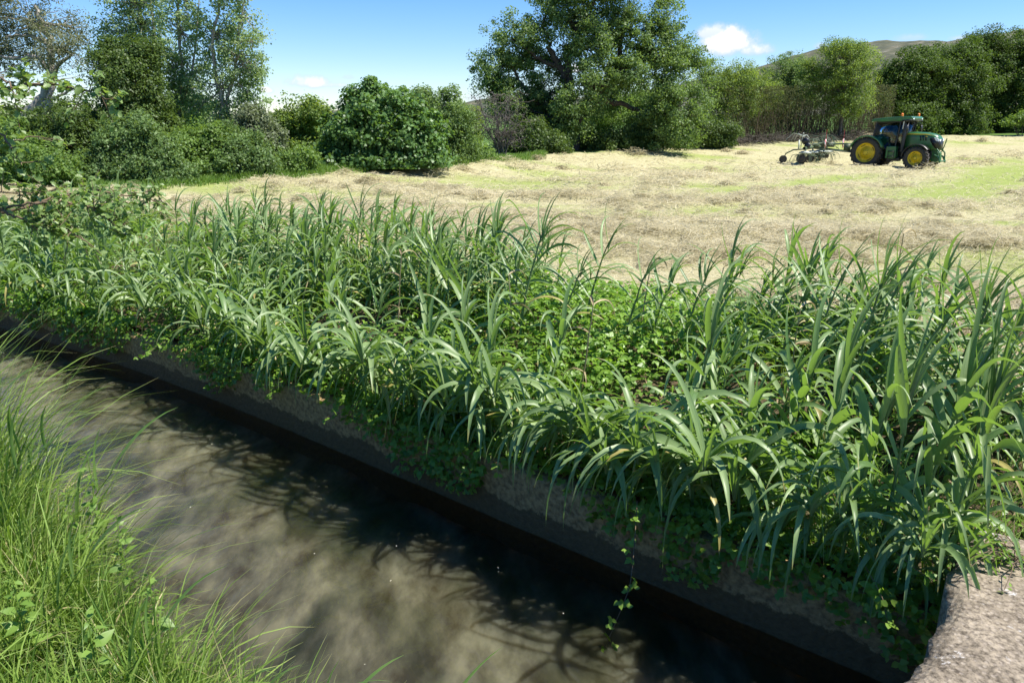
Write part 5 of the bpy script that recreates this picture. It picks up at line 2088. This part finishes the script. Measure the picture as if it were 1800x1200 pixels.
# ------------------------------------------------------------------ overhanging oak at the left border
def fore_oak():
    rng = np.random.default_rng(33)
    bx, by = -8.6, 6.6
    root = empty('young_oak', (bx, by, hz(bx, by)))
    base = np.array([bx, by, hz(bx, by)])
    w, lf = Acc(), Acc()
    T = wander(rng, (0, 0, -.1), (.25, .1, 4.6), 12, .05)
    w.tube(T, np.linspace(.16, .05, 12), 9)
    boughs = [  # photo points with forward distance; the boughs reach in from the trunk
        ([(-330, 150, 6.7), (-120, 165, 6.4), (0, 162, 6.1), (45, 150, 6.0), (95, 147, 5.9), (150, 162, 5.8), (205, 178, 5.7)], .022, 150, 1.0),
        ([(-300, 60, 6.7), (-140, 110, 6.3), (-20, 130, 6.0), (15, 145, 5.9), (35, 178, 5.8)], .018, 70, 1.0),
        ([(-330, 230, 6.7), (-120, 225, 6.3), (-10, 228, 6.0), (20, 255, 5.9), (38, 290, 5.8)], .018, 110, 1.0),
        ([(-330, 300, 6.7), (-160, 285, 6.5), (-40, 270, 6.4), (50, 240, 6.5), (85, 246, 6.5)], .012, 40, 1.0),
        ([(-330, 350, 6.7), (-120, 365, 6.3), (0, 368, 6.1), (40, 385, 6.05), (85, 405, 6.0)], .02, 120, 1.2),
        ([(-120, 365, 6.3), (20, 372, 6.3), (100, 345, 6.5), (170, 338, 6.7), (240, 345, 6.8), (285, 355, 6.9)], .017, 210, 1.1),
        ([(0, 368, 6.1), (90, 350, 6.2), (150, 360, 6.25), (190, 385, 6.2), (215, 410, 6.2)], .012, 190, 1.2),
        ([(40, 385, 6.05), (60, 372, 6.1), (110, 395, 6.1), (160, 430, 6.05)], .01, 150, 1.3),
        ([(-330, 320, 6.7), (-60, 335, 6.4), (30, 340, 6.5), (90, 335, 6.6)], .012, 120, 1.1)]
    P_all, D_all = [], []
    for (pts, r0, nl, spread_) in boughs:
        P = np.array([at(*p) for p in pts]) - base
        t = np.linspace(0, len(P) - 1, len(P) * 6)
        Q = np.stack([np.interp(t, np.arange(len(P)), P[:, k]) for k in range(3)], 1)
        for _ in range(2):
            Q[1:-1] = (Q[:-2] + Q[1:-1] * 2 + Q[2:]) / 4
        Q[1:-1] += rng.normal(size=Q[1:-1].shape) * .008
        # join to the trunk
        if pts[0][0] < -250:
            zt = np.clip(Q[0][2] - .3, .5, 4.3)
            s = np.array([np.interp(zt, T[:, 2], T[:, k]) for k in range(3)])
            J = wander(rng, s, Q[0], 6, .05)
            w.tube(J, np.linspace(r0 * 1.8, r0, 6), 7)
        w.tube(Q, np.linspace(r0, .0035, len(Q)), 6)
        lo = int(len(Q) * .30)
        for i in range(nl // 5):
            c = Q[rng.integers(lo, len(Q))]
            d = unit(rng.normal(size=3) * [1, .8, .8] + [.4, 0, -.1]) * rng.uniform(.06, .26) * spread_
            S = wander(rng, c, c + d, 5, .12)
            w.tube(S, np.linspace(.004, .0018, 5), 4)
            m = 7
            j = rng.integers(1, 5, m)
            P_all.append(S[j] + rng.normal(size=(m, 3)) * .012)
            D_all.append(unit(rng.normal(size=(m, 3)) * .8 + d / np.linalg.norm(d) + [0, 0, -.15]))
    # leafy upper crown outside the picture
    P = np.concatenate(P_all)
    D = np.concatenate(D_all)
    n = len(P)
    up = unit(rng.normal(size=(n, 3)) * .55 + [0.1, -.15, 1])
    d = unit(D - up * (D * up).sum(1, keepdims=True))
    b = np.cross(up, d)
    L_ = rng.uniform(.04, .076, n)
    # lobed outline: (along, across)
    out = [(0, 0), (.12, .10), (.20, .26), (.32, .17), (.42, .40), (.54, .24), (.66, .44), (.76, .25), (.90, .24), (1, 0)]
    ring = out + [(a, -c) for a, c in out[-2:0:-1]]
    V = np.stack([P + d * (a * L_)[:, None] + b * (c * L_ * .95)[:, None] + up * ((abs(c) * .35 - a * a * .22) * L_)[:, None] for a, c in ring], 1)
    mid = P + d * (.5 * L_)[:, None] - up * (.05 * L_)[:, None]
    V = np.concatenate([V, mid[:, None]], 1)
    k = len(ring)
    tri = np.array([(i, (i + 1) % k, k) for i in range(k)])
    F = (tri[None] + (np.arange(n) * (k + 1))[:, None, None]).reshape(-1, 3)
    lf.add(V.reshape(-1, 3), F, np.repeat(np.clip(rng.normal(.5, .22, n), 0, 1), k + 1))
    w.build('trunk', M_twig, root)
    lf.build('crown', leaf_mat("young_oak_leaves", (0.095, 0.165, 0.04), (0.24, 0.33, 0.11), (.34, .50, .06), .38, .42, .45), root)
    tag(root, "young oak at the left border, lobed leaves on twigs reaching in over the canal", 'tree')


fore_oak()

#@@VEHICLES
# ------------------------------------------------------------------ tractor
M_green = plain_mat("green_paint", (0.018, 0.13, 0.030), 0.42, noise=.35, scale=3, coat=.25, col2=(.04, .085, .035))
M_yellow = plain_mat("yellow_paint", (0.66, 0.47, 0.014), 0.5, noise=.35, scale=4)
M_rubber = plain_mat("tyre_rubber", (0.022, 0.021, 0.020), 0.8, noise=.5, scale=7, bump=.3, col2=(.05, .043, .032))
M_black = plain_mat("black_plastic", (0.014, 0.014, 0.015), 0.4)
M_steel = plain_mat("dusty_steel", (0.30, 0.30, 0.28), 0.5, metal=.5, noise=.3)
M_lamp = plain_mat("lamp_glass", (0.75, 0.78, 0.80), 0.12)
M_amber = plain_mat("amber_lens", (0.85, 0.22, 0.02), 0.25)
M_glass = glass_mat("cab_glass", (0.60, 0.64, 0.64), .12)
M_skin = plain_mat("skin", (0.50, 0.30, 0.21), 0.6)
M_shirt = plain_mat("dark_shirt", (0.05, 0.07, 0.11), 0.9)
M_hair = plain_mat("dark_hair", (0.03, 0.022, 0.016), 0.7)
M_chrome = plain_mat("exhaust_steel", (0.42, 0.42, 0.44), 0.25, metal=.9)


def bevel(o, w=.02, seg=2):
    m = o.modifiers.new('bevel', 'BEVEL')
    m.width = w
    m.segments = seg
    m.limit_method = 'ANGLE'
    m.angle_limit = R(40)
    for p in o.data.polygons:
        p.use_smooth = False
    return o


def fx(x):
    return x if x < 2.78 else 2.78 + (x - 2.78) * .64


def tractor_wheel(root, x, y, r, w, rim_r, side):
    """side -1: outer face towards -y"""
    tyre = Acc()
    h = w / 2
    rt = r - .055
    prof = [(rim_r, -h * .72), (rim_r + .04, -h * .86), ((rim_r + rt) / 2, -h), (rt - .04, -h * .93), (rt, -h * .7), (rt + .012, 0), (rt, h * .7), (rt - .04, h * .93), ((rim_r + rt) / 2, h), (rim_r + .04, h * .86), (rim_r, h * .72)]
    tyre.lathe(prof, (0, 0, 0), 48)
    nl = 20
    for k in range(nl):             # chevron lugs
        for sg in (-1, 1):
            a0 = 2 * math.pi * (k + (0.5 if sg > 0 else 0)) / nl
            pts = []
            for t in np.linspace(0, 1, 5):
                yy = sg * h * (0.04 + .93 * t)
                a = a0 + .30 * t * (1 if True else -1)
                rr = rt + .012 - (0.05 * max(0, t - .8) / .2)
                pts.append((a, yy, rr))
            V, F = [], []
            for (a, yy, rr) in pts:
                for da, dr in ((-.040, -.02), (-.026, .055), (.026, .055), (.040, -.02)):
                    V.append(((rr + dr) * math.cos(a + da * .9 / r), yy, (rr + dr) * math.sin(a + da * .9 / r)))
            for i in range(4):
                for j in range(3):
                    F.append((i * 4 + j, i * 4 + j + 1, i * 4 + j + 5, i * 4 + j + 4))
            F += [(0, 1, 2, 3), (16, 19, 18, 17)]
            tyre.add(V, F)
    wh = empty('wheel', (x, y, r))
    wh.parent = root
    ty = tyre.build('tyre', M_rubber, wh, shade=False)
    rim = Acc()
    s = side
    o = h * .72
    rim.lathe([(rim_r + .012, s * o), (rim_r - .02, s * (o - .015)), (rim_r - .045, s * (o - .06)), (rim_r - .07, s * (o - .14)), (rim_r * .62, s * (o - .16)), (rim_r * .58, s * (o - .10)), (rim_r * .36, s * (o - .09)), (rim_r * .33, s * (o - .03)), (rim_r * .12, s * (o - .02)), (0.001, s * (o - .02))], (0, 0, 0), 40)
    rim.lathe([(rim_r + .012, s * o), (rim_r + .01, -s * o)], (0, 0, 0), 40)
    rm = rim.build('rim', M_yellow, wh)
    bolts = Acc()
    for k in range(8):
        a = k * math.pi / 4
        bolts.lathe([(.02, 0), (.02, s * .025), (.001, s * .028)], (rim_r * .24 * math.cos(a), s * (o - .03), rim_r * .24 * math.sin(a)), 8)
    for k in range(4):              # dark slots between disc and rim
        a = k * math.pi / 2 + .5
        P = [((rim_r * .80) * math.cos(a + d), s * (o - .128), (rim_r * .80) * math.sin(a + d)) for d in np.linspace(-.28, .28, 7)]
        bolts.tube(P, .017, 6)
    bolts.build('wheel_bolts', M_black, wh)
    return wh


def tractor():
    x, y = ground_hit(1531, 294)
    th = R(-47)
    root = empty('tractor', (x, y, hz(x, y) - .02), th)
    tag(root, "green farm tractor with yellow wheel rims and an orange beacon pulling a hay tedder", 'tractor')
    tractor_wheel(root, 0, -.93, .90, .52, .56, -1)
    tractor_wheel(root, 0, .93, .90, .52, .56, 1)
    tractor_wheel(root, 2.78, -.92, .66, .44, .39, -1)
    tractor_wheel(root, 2.78, .92, .66, .44, .39, 1)
    # chassis and axles
    a = Acc()
    a.prism([(-0.450, .65), (-0.400, 1.25), (1.300, 1.3), (1.900, 1.15), (3.369, 1.05), (3.369, .62), (1.900, .55), (0.300, .5)], -.30, .30)
    a.tube([(0, -.8, .9), (0, .8, .9)], .16, 12)
    a.tube([(2.78, -.8, .66), (2.78, .8, .66)], .11, 10)
    a.box((1.45, -.55, .55), (.7, .35, .2))
    bevel(a.build('chassis', M_black, root), .03)
    # bonnet: cross-section lofted along x
    b = Acc()
    secs = [(1.78, 1.15, 2.08, .44), (2.3, 1.16, 2.10, .45), (3.0, 1.18, 2.07, .45), (3.6, 1.16, 2.0, .43), (4.0, 1.12, 1.90, .40), (4.18, 1.10, 1.72, .34)]
    V, F = [], []
    K = 12
    for (xx, z0, z1, hw) in secs:
        for (fy, fz) in [(-1, 0), (-1.0, .35), (-1, .68), (-.97, .86), (-.82, .96), (-.45, 1.0), (.45, 1.0), (.82, .96), (.97, .86), (1, .68), (1.0, .35), (1, 0)]:
            V.append((fx(xx), fy * hw, z0 + (z1 - z0) * fz))
    for i in range(len(secs) - 1):
        for j in range(K):
            F.append((i * K + j, i * K + (j + 1) % K, (i + 1) * K + (j + 1) % K, (i + 1) * K + j))
    b.add(V, F)
    b.F.setdefault(K, []).append(np.array([list(range(K))[::-1], [5 * K + j for j in range(K)]]))
    hood = b.build('bonnet', M_green, root)
    for k in range(3):
        for sg in (-1, 1):
            v = Acc()
            v.box((2.72 + k * .14, sg * .452, 1.76), (.075, .014, .28), rot=Matrix.Rotation(R(-12), 3, 'Y'))
            v.build('vent', M_black, hood)
    s = Acc()
    for sg in (-1, 1):
        s.prism([(1.820, 1.955), (1.820, 2.0), (2.985, 1.985), (3.401, 1.90), (2.985, 1.945)], sg * .452 - .008, sg * .452 + .008)
        s.prism([(2.953, 1.83), (2.953, 1.86), (3.074, 1.85), (3.074, 1.82)], sg * .452 - .008, sg * .452 + .008)
    s.build('yellow_stripe', M_yellow, hood)
    g = Acc()
    g.prism([(3.318, 1.80), (3.625, 1.74), (3.692, 1.6), (3.695, 1.22), (3.529, 1.14), (3.369, 1.45)], -.375, -.345)
    for sg in (-1, 1):
        g.prism([(3.190, 1.72), (3.343, 1.80), (3.593, 1.74), (3.663, 1.60), (3.663, 1.25), (3.561, 1.2), (3.382, 1.4)], sg * .432 - .012, sg * .432 + .012)
    g.box((fx(4.19), 0, 1.42), (.05, .66, .5))
    g.build('grille', M_black, hood)
    for sg in (-1, 1):
        l = Acc()
        l.prism([(3.420, 1.80), (3.574, 1.79), (3.695, 1.68), (3.682, 1.58), (3.548, 1.62)], sg * .43 - .03, sg * .43 + .03)
        l.box((fx(4.20), sg * .24, 1.65), (.05, .22, .12))
        bevel(l.build('headlight', M_lamp, root), .01)
    # cab
    c = Acc()
    pil = []
    for sg in (-1, 1):
        yb, yt = sg * .80, sg * .70
        pil += [[(.18, yb, 1.55), (.30, yt, 2.62)], [(1.50, yb, 1.02), (1.62, yt, 2.66)], [(1.85, sg * .52, 1.25), (2.02, sg * .60, 2.68)], [(.18, yb, 1.55), (.75, yb, 1.45), (1.1, yb, 1.02), (1.50, yb, 1.02)]]
        pil += [[(.28, yt, 2.63), (1.66, yt, 2.67), (2.05, sg * .60, 2.68)]]
    for P in pil:
        c.tube(np.array(P), .045, 6)
    c.tube([(1.85, -.52, 1.25), (1.85, .52, 1.25)], .05, 6)
    c.tube([(.18, -.8, 1.55), (.18, .8, 1.55)], .05, 6)
    c.box((.95, 0, 1.02), (1.5, 1.35, .08))
    cab = c.build('cab_frame', M_black, root)

    def pane(name, pts):
        gacc = Acc()
        P = np.array(pts, float)
        nrm = np.cross(P[1] - P[0], P[2] - P[0])
        nrm /= np.linalg.norm(nrm)
        n = len(P)
        gacc.add(np.concatenate([P - nrm * .004, P + nrm * .004]), [(i, (i + 1) % n, (i + 1) % n + n, i + n) for i in range(n)])
        gacc.F.setdefault(n, []).append(np.array([list(range(n))[::-1], list(range(n, 2 * n))]))
        gacc.build(name, M_glass, cab, shade=False)
    for sg in (-1, 1):
        pane('side_window', [(.20, sg * .80, 1.57), (.76, sg * .80, 1.47), (1.1, sg * .80, 1.04), (1.50, sg * .80, 1.04), (1.62, sg * .70, 2.63), (.30, sg * .70, 2.60)])
        pane('quarter_window', [(1.53, sg * .78, 1.25), (1.86, sg * .54, 1.27), (2.02, sg * .60, 2.66), (1.63, sg * .69, 2.64)])
    pane('windscreen', [(1.87, -.5, 1.27), (1.87, .5, 1.27), (2.04, .58, 2.66), (2.04, -.58, 2.66)])
    pane('rear_window', [(.17, -.76, 1.58), (.17, .76, 1.58), (.29, .67, 2.6), (.29, -.67, 2.6)])
    r = Acc()
    r.prism([(.02, 2.66), (.0, 2.74), (.12, 2.82), (.9, 2.90), (1.7, 2.95), (2.18, 2.95), (2.30, 2.86), (2.26, 2.74), (1.6, 2.70), (.5, 2.66)], -.82, .82)
    roof = bevel(r.build('roof', M_green, root), .05, 3)
    rt = Acc()
    rt.prism([(1.75, 2.66), (1.72, 2.75), (2.25, 2.79), (2.28, 2.70)], -.835, .835)
    rt.build('roof_trim', M_black, roof)
    for (xx, yy, zz) in [(2.26, -.62, 2.80), (2.26, .62, 2.80), (.03, -.66, 2.70), (.03, .66, 2.70)]:
        l = Acc()
        l.lathe([(.001, -.04), (.05, -.04), (.065, .03), (.001, .045)], (xx, yy, zz), 12, 'x')
        l.build('work_lamp', M_lamp, root)
    for (xx, yy) in [(1.62, -.66), (2.05, .66)]:
        bc = Acc()
        bc.lathe([(.001, 0), (.075, 0), (.075, .035), (.062, .05), (.07, .08), (.068, .14), (.04, .175), (.001, .18)], (xx, yy, 2.95), 16, 'z')
        bc.build('beacon', M_amber, root)
    # exhaust and air intake on the near front pillar
    e = Acc()
    e.tube([(1.86, -.66, 1.0), (1.86, -.66, 1.5), (1.88, -.67, 2.35), (1.88, -.68, 2.55)], [.10, .10, .09, .06], 12)
    e.tube([(1.88, -.68, 2.5), (1.89, -.68, 2.85), (1.93, -.72, 2.98)], .04, 10)
    ex = e.build('exhaust', M_black, root)
    ch = Acc()
    ch.tube([(1.78, -.72, 2.25), (1.80, -.72, 2.75)], .045, 10)
    ch.build('exhaust_pipe', M_chrome, ex)
    # rear mudguards
    for sg in (-1, 1):
        f = Acc()
        rr, y0, y1 = .99, sg * .70, sg * 1.20
        ang = np.radians(np.linspace(160, 18, 19))
        V = []
        for aa in ang:
            lift = .02 if aa < 1 else 0
            for (q, ri) in ((y0, rr), (y1, rr), (y1, rr - .07), (y0, rr - .03)):
                V.append((ri * math.cos(aa), q, .90 + ri * math.sin(aa) + lift))
        F = []
        for i in range(18):
            for j in range(4):
                F.append((i * 4 + j, i * 4 + (j + 1) % 4, i * 4 + 4 + (j + 1) % 4, i * 4 + 4 + j))
        F += [(0, 3, 2, 1), (72, 73, 74, 75)]
        f.add(V, F)
        f.prism([(.1, 1.5), (.3, 1.85), (.62, 1.7), (.95, 1.2), (.8, 1.0)], sg * .72, sg * .80)
        f.build('rear_mudguard', M_green, root)
        ff = Acc()
        ang = np.radians(np.linspace(175, 38, 15))
        V = []
        for aa in ang:
            for (q, ri) in ((sg * .72, .76), (sg * 1.14, .76), (sg * 1.14, .72), (sg * .72, .74)):
                V.append((2.78 + ri * math.cos(aa), q, .68 + ri * math.sin(aa)))
        F = []
        for i in range(14):
            for j in range(4):
                F.append((i * 4 + j, i * 4 + (j + 1) % 4, i * 4 + 4 + (j + 1) % 4, i * 4 + 4 + j))
        ff.add(V, F)
        ff.build('front_mudguard', M_black, root)
    # tank with steps, front linkage
    t = Acc()
    t.prism([(1.08, .62), (1.08, 1.28), (1.62, 1.30), (1.66, .70), (1.58, .58)], -.92, -.55)
    tank = bevel(t.build('fuel_tank', M_green, root), .03)
    st = Acc()
    for z in (.42, .72, 1.0):
        st.box((1.40, -.98, z), (.34, .14, .035))
    st.tube([(1.24, -.98, 1.05), (1.24, -.98, .42)], .018, 6)
    st.tube([(1.57, -.98, 1.05), (1.57, -.98, .42)], .018, 6)
    st.build('steps', M_black, tank)
    fl = Acc()
    fl.prism([(3.273, .55), (3.273, 1.2), (3.529, 1.15), (3.721, .95), (3.753, .5), (3.593, .42)], -.26, .26)
    for sg in (-1, 1):
        fl.tube([(3.53, sg * .38, .85), (3.75, sg * .42, .75), (3.90, sg * .42, .5), (3.88, sg * .42, .42)], .05, 8)
        fl.tube([(3.62, sg * .38, 1.2), (3.83, sg * .42, .95), (3.86, sg * .42, .6)], .04, 8)
    fl.tube([(3.78, .0, 1.0), (3.88, 0, 1.35), (3.95, 0, 1.75)], .03, 8)
    fl.tube([(3.88, -.42, .5), (3.88, .42, .5)], .045, 8)
    bevel(fl.build('front_linkage', M_green, root), .02)
    ml = Acc()
    for sg in (-1, 1):
        ml.tube([(2.0, sg * .6, 2.62), (2.15, sg * .95, 2.55), (2.15, sg * 1.05, 2.45)], .018, 6)
        ml.box((2.16, sg * 1.07, 2.30), (.05, .20, .32))
    ml.build('mirror', M_black, root)
    il = Acc()
    il.box((1.80, -.66, 1.86), (.06, .07, .1))
    il.build('indicator', M_amber, root)
    # rear linkage
    rl = Acc()
    for sg in (-1, 1):
        rl.tube([(-.25, sg * .30, .62), (-1.05, sg * .42, .55)], .045, 8)
        rl.tube([(-.30, sg * .36, 1.35), (-.75, sg * .40, .60)], .03, 8)
    rl.tube([(-.35, 0, 1.15), (-1.0, 0, 1.05)], .035, 8)
    rl.box((-.40, 0, .9), (.35, .5, .6))
    rl.build('rear_linkage', M_black, root)
    # seat, steering wheel
    se = Acc()
    se.box((.62, 0, 1.42), (.5, .5, .14))
    se.box((.40, 0, 1.80), (.14, .46, .66), rot=Matrix.Rotation(R(-8), 3, 'Y'))
    se.box((.62, 0, 1.2), (.3, .3, .36))
    bevel(se.build('seat', M_black, root), .04)
    sw = Acc()
    a = np.linspace(0, 2 * math.pi, 25)
    sw.tube(np.stack([1.28 + .10 * np.cos(a), .19 * np.sin(a), 1.78 + .16 * np.cos(a)], 1), .015, 6)
    sw.tube([(1.5, 0, 1.2), (1.28, 0, 1.78)], .03, 8)
    sw.build('steering_wheel', M_black, root)
    return root, th


TRACTOR, TH = tractor()


def driver():
    """seated driver grown from one skeleton"""
    def P(x, y, z):
        return TRACTOR.matrix_world @ Vector((x, y, z)) if False else Vector((x, y, z))
    joints = [((.62, 0, 1.54), .155), ((.58, 0, 1.75), .15), ((.57, 0, 1.95), .165), ((.58, 0, 2.06), .075), ((.60, 0, 2.14), .06), ((.62, 0, 2.22), .085), ((.63, 0, 2.32), .092), ((.62, 0, 2.39), .07)]
    E = [(i, i + 1) for i in range(7)]
    for sg in (-1, 1):
        n = len(joints)
        joints += [((.58, sg * .20, 1.98), .07), ((.78, sg * .27, 1.76), .05), ((1.05, sg * .22, 1.78), .04), ((1.24, sg * .17, 1.80), .035), ((.78, sg * .13, 1.54), .095), ((1.10, sg * .16, 1.54), .075), ((1.20, sg * .17, 1.30), .055), ((1.26, sg * .17, 1.10), .045), ((1.40, sg * .18, 1.09), .04)]
        E += [(2, n), (n, n + 1), (n + 1, n + 2), (n + 2, n + 3), (0, n + 4), (n + 4, n + 5), (n + 5, n + 6), (n + 6, n + 7), (n + 7, n + 8)]
    me = bpy.data.meshes.new('person')
    me.from_pydata([j[0] for j in joints], E, [])
    o = bpy.data.objects.new('person', me)
    C.objects.link(o)
    sk = o.modifiers.new('skin', 'SKIN')
    for i, j in enumerate(joints):
        me.skin_vertices[0].data[i].radius = (j[1], j[1])
    me.skin_vertices[0].data[0].use_root = True
    sk.use_smooth_shade = True
    ss = o.modifiers.new('sub', 'SUBSURF')
    ss.levels = ss.render_levels = 2
    dg = bpy.context.evaluated_depsgraph_get()
    ev = bpy.data.meshes.new_from_object(o.evaluated_get(dg))
    o.modifiers.clear()
    o.data = ev
    ev.materials.clear()
    ev.materials.append(M_shirt)
    ev.materials.append(M_skin)
    for p in ev.polygons:
        p.use_smooth = True
        c = p.center
        if c.z > 2.09 or (c.x > 1.02 and c.z > 1.62):
            p.material_index = 1
    o.location = TRACTOR.location
    o.rotation_euler = TRACTOR.rotation_euler
    cap = Acc()
    cap.lathe([(.108, 2.30), (.112, 2.34), (.10, 2.40), (.06, 2.45), (.001, 2.465)], (.615, 0, 0), 18, 'z')
    cap.box((.75, 0, 2.335), (.14, .16, .018))
    cap.build('cap', M_hair, o)
    tag(o, "driver in a dark shirt and cap sitting at the wheel behind the cab glass", 'person')


driver()


# ------------------------------------------------------------------ hay tedder
M_tgreen = plain_mat("faded_green_paint", (0.045, 0.105, 0.05), 0.5, noise=.4, scale=6, col2=(.10, .09, .05))
M_pale = plain_mat("pale_guard_metal", (0.42, 0.46, 0.38), 0.5, noise=.3, scale=6)
M_trubber = plain_mat("small_tyre_rubber", (0.03, 0.028, 0.026), 0.85, noise=.5, scale=9, col2=(.07, .06, .045))


def tedder():
    h = Matrix.Rotation(TH, 3, 'Z')
    hitch = TRACTOR.location + h @ Vector((-1.05, 0, 0))
    th2 = TH - R(-10)
    h2 = Matrix.Rotation(th2, 3, 'Z')
    loc = hitch + h2 @ Vector((-2.5, 0, 0))
    z0 = hz(loc.x, loc.y)
    root = empty('hay_tedder', (loc.x, loc.y, z0), th2)
    tag(root, "faded green hay tedder with small wheels and spread tine arms hitched behind the tractor", 'tedder')
    f = Acc()
    f.tube([(2.5, 0, .62), (1.4, 0, .72), (.25, 0, .85)], .065, 8)
    f.tube([(2.5, 0, 1.05), (1.9, 0, 1.12), (.6, 0, 1.05)], .05, 8)
    f.box((2.42, 0, .82), (.12, .55, .55))
    f.box((2.0, 0, .9), (.35, .3, .4))
    f.tube([(2.3, .25, .62), (.3, .9, .82)], .035, 6)
    f.tube([(2.3, -.25, .62), (.3, -.9, .82)], .035, 6)
    f.tube([(.2, -2.7, .86), (.2, -1.0, .90), (.2, 1.0, .90), (.2, 2.7, .95)], .10, 8)
    f.tube([(1.2, 0, 1.1), (1.1, 0, 1.55)], .03, 6)
    f.box((.9, 0, 1.05), (.6, .4, .3))
    f.box((.35, -.85, 1.0), (.35, .3, .26))
    f.box((.35, .85, 1.0), (.35, .3, .26))
    f.tube([(.3, -2.2, 1.05), (.9, -.3, 1.2)], .045, 6)
    f.tube([(.3, 2.2, 1.05), (.9, .3, 1.2)], .045, 6)
    f.build('frame', M_tgreen, root)
    rng = np.random.default_rng(2)
    for k, (yy, tilt) in enumerate([(-2.45, -6), (-.85, 0), (.85, 0), (2.45, 8)]):
        ro = empty('rotor', (.2, yy, 0))
        ro.rotation_euler = (R(tilt), 0, 0)
        ro.parent = root
        hub = Acc()
        hub.lathe([(.001, .70), (.18, .70), (.36, .62), (.38, .56), (.16, .53), (.12, .40), (.001, .40)], (0, 0, 0), 20, 'z')
        hub.tube([(0, 0, .2), (0, 0, .86)], .05, 8)
        hub.tube([(0, 0, .35), (-.14, 0, .28), (-.16, 0, .20)], .03, 6)
        hub.build('rotor_hub', M_pale, ro)
        arms = Acc()
        for j in range(7):
            a = j * 2 * math.pi / 7 + k * .4
            ca, sa = math.cos(a), math.sin(a)
            arms.tube([(.2 * ca, .2 * sa, .52), (.62 * ca, .62 * sa, .47), (.72 * ca, .72 * sa, .42)], .022, 6)
            for d in (-.05, .05):
                arms.tube([(.72 * ca - d * sa, .72 * sa + d * ca, .44), (.80 * ca - d * sa, .80 * sa + d * ca, .22), (.86 * ca - d * sa, .86 * sa + d * ca, .06)], .010, 5)
        arms.build('tine_arms', M_tgreen, ro)
        wh = Acc()
        for yo in (-.19, .19):
            wh.lathe([(.13, -.06 + yo), (.22, -.085 + yo), (.262, -.06 + yo), (.27, yo), (.262, .06 + yo), (.22, .085 + yo), (.13, .06 + yo)], (-.16, 0, .26), 22)
            wh.lathe([(.001, -.065 + yo), (.14, -.06 + yo), (.14, .06 + yo), (.001, .065 + yo)], (-.16, 0, .26), 16)
        wh.tube([(-.16, -.2, .205), (-.16, .2, .205)], .02, 6)
        wh.build('support_wheel', M_trubber, ro)
    # folded tine arms and bent guard rails above the frame
    for (x0, y0, tp) in [(-.15, -2.2, 1.75), (.1, -1.1, 1.45), (.2, .2, 1.62), (.0, 1.3, 1.40), (.1, 2.3, 1.66), (.35, -.5, 1.3), (.5, .6, 1.28)]:
        g = Acc()
        g.tube([(x0, y0, .85), (x0 + .05, y0 + .04, tp)], .024, 6)
        for k in range(7):
            a = rng.uniform(0, 6.28)
            r1, r2 = rng.uniform(.35, .6), rng.uniform(.65, .95)
            zz = tp - rng.uniform(.0, .2)
            c, d = math.cos(a), math.sin(a)
            g.tube([(x0 + .04, y0, zz - .05), (x0 + r1 * c, y0 + r1 * d, zz + rng.uniform(-.05, .1)), (x0 + r2 * c, y0 + r2 * d, zz - rng.uniform(.15, .4))], .017, 5)
        g.build('folded_tines', M_pale if tp > 1.7 else M_tgreen, root)
    for (yy, xx) in [(-.62, .85), (.95, 1.5)]:
        b = Acc()
        b.box((xx, yy, 1.12), (.03, .26, .52), rot=Matrix.Rotation(R(10), 3, 'X'))
        b.build('warning_board', stripe_mat(), root)
        p = Acc()
        p.tube([(xx, yy, .8), (xx + .0, yy, 1.95)], .016, 6)
        p.build('marker_pole', plain_mat("red_pole", (.45, .06, .05), .5), root)
    # trailing guide wheel and its white marker plate on the near end
    ar = Acc()
    ar.tube([(.15, -2.7, .82), (-.35, -2.95, .78), (-.75, -3.05, .55), (-.85, -3.05, .24)], .04, 8)
    arm = ar.build('wheel_arm', M_tgreen, root)
    gw = Acc()
    gw.lathe([(.001, -.05), (.10, -.06), (.18, -.08), (.225, -.05), (.23, 0), (.225, .05), (.18, .08), (.10, .06), (.001, .05)], (-.88, -3.05, .225), 22)
    gw.build('guide_wheel', M_trubber, arm)
    mp = Acc()
    mp.box((-.1, -2.78, 1.08), (.03, .22, .55))
    mp.build('marker_plate', M_pale, root)
    dr = Acc()
    dr.lathe([(.001, -.12), (.19, -.12), (.21, 0), (.19, .12), (.001, .12)], (.1, -2.2, 1.28), 20)
    dr.lathe([(.001, -.1), (.16, -.1), (.18, 0), (.16, .1), (.001, .1)], (.25, -2.25, 1.02), 20)
    dr.build('drum', M_black, root)


tedder()

#@@END
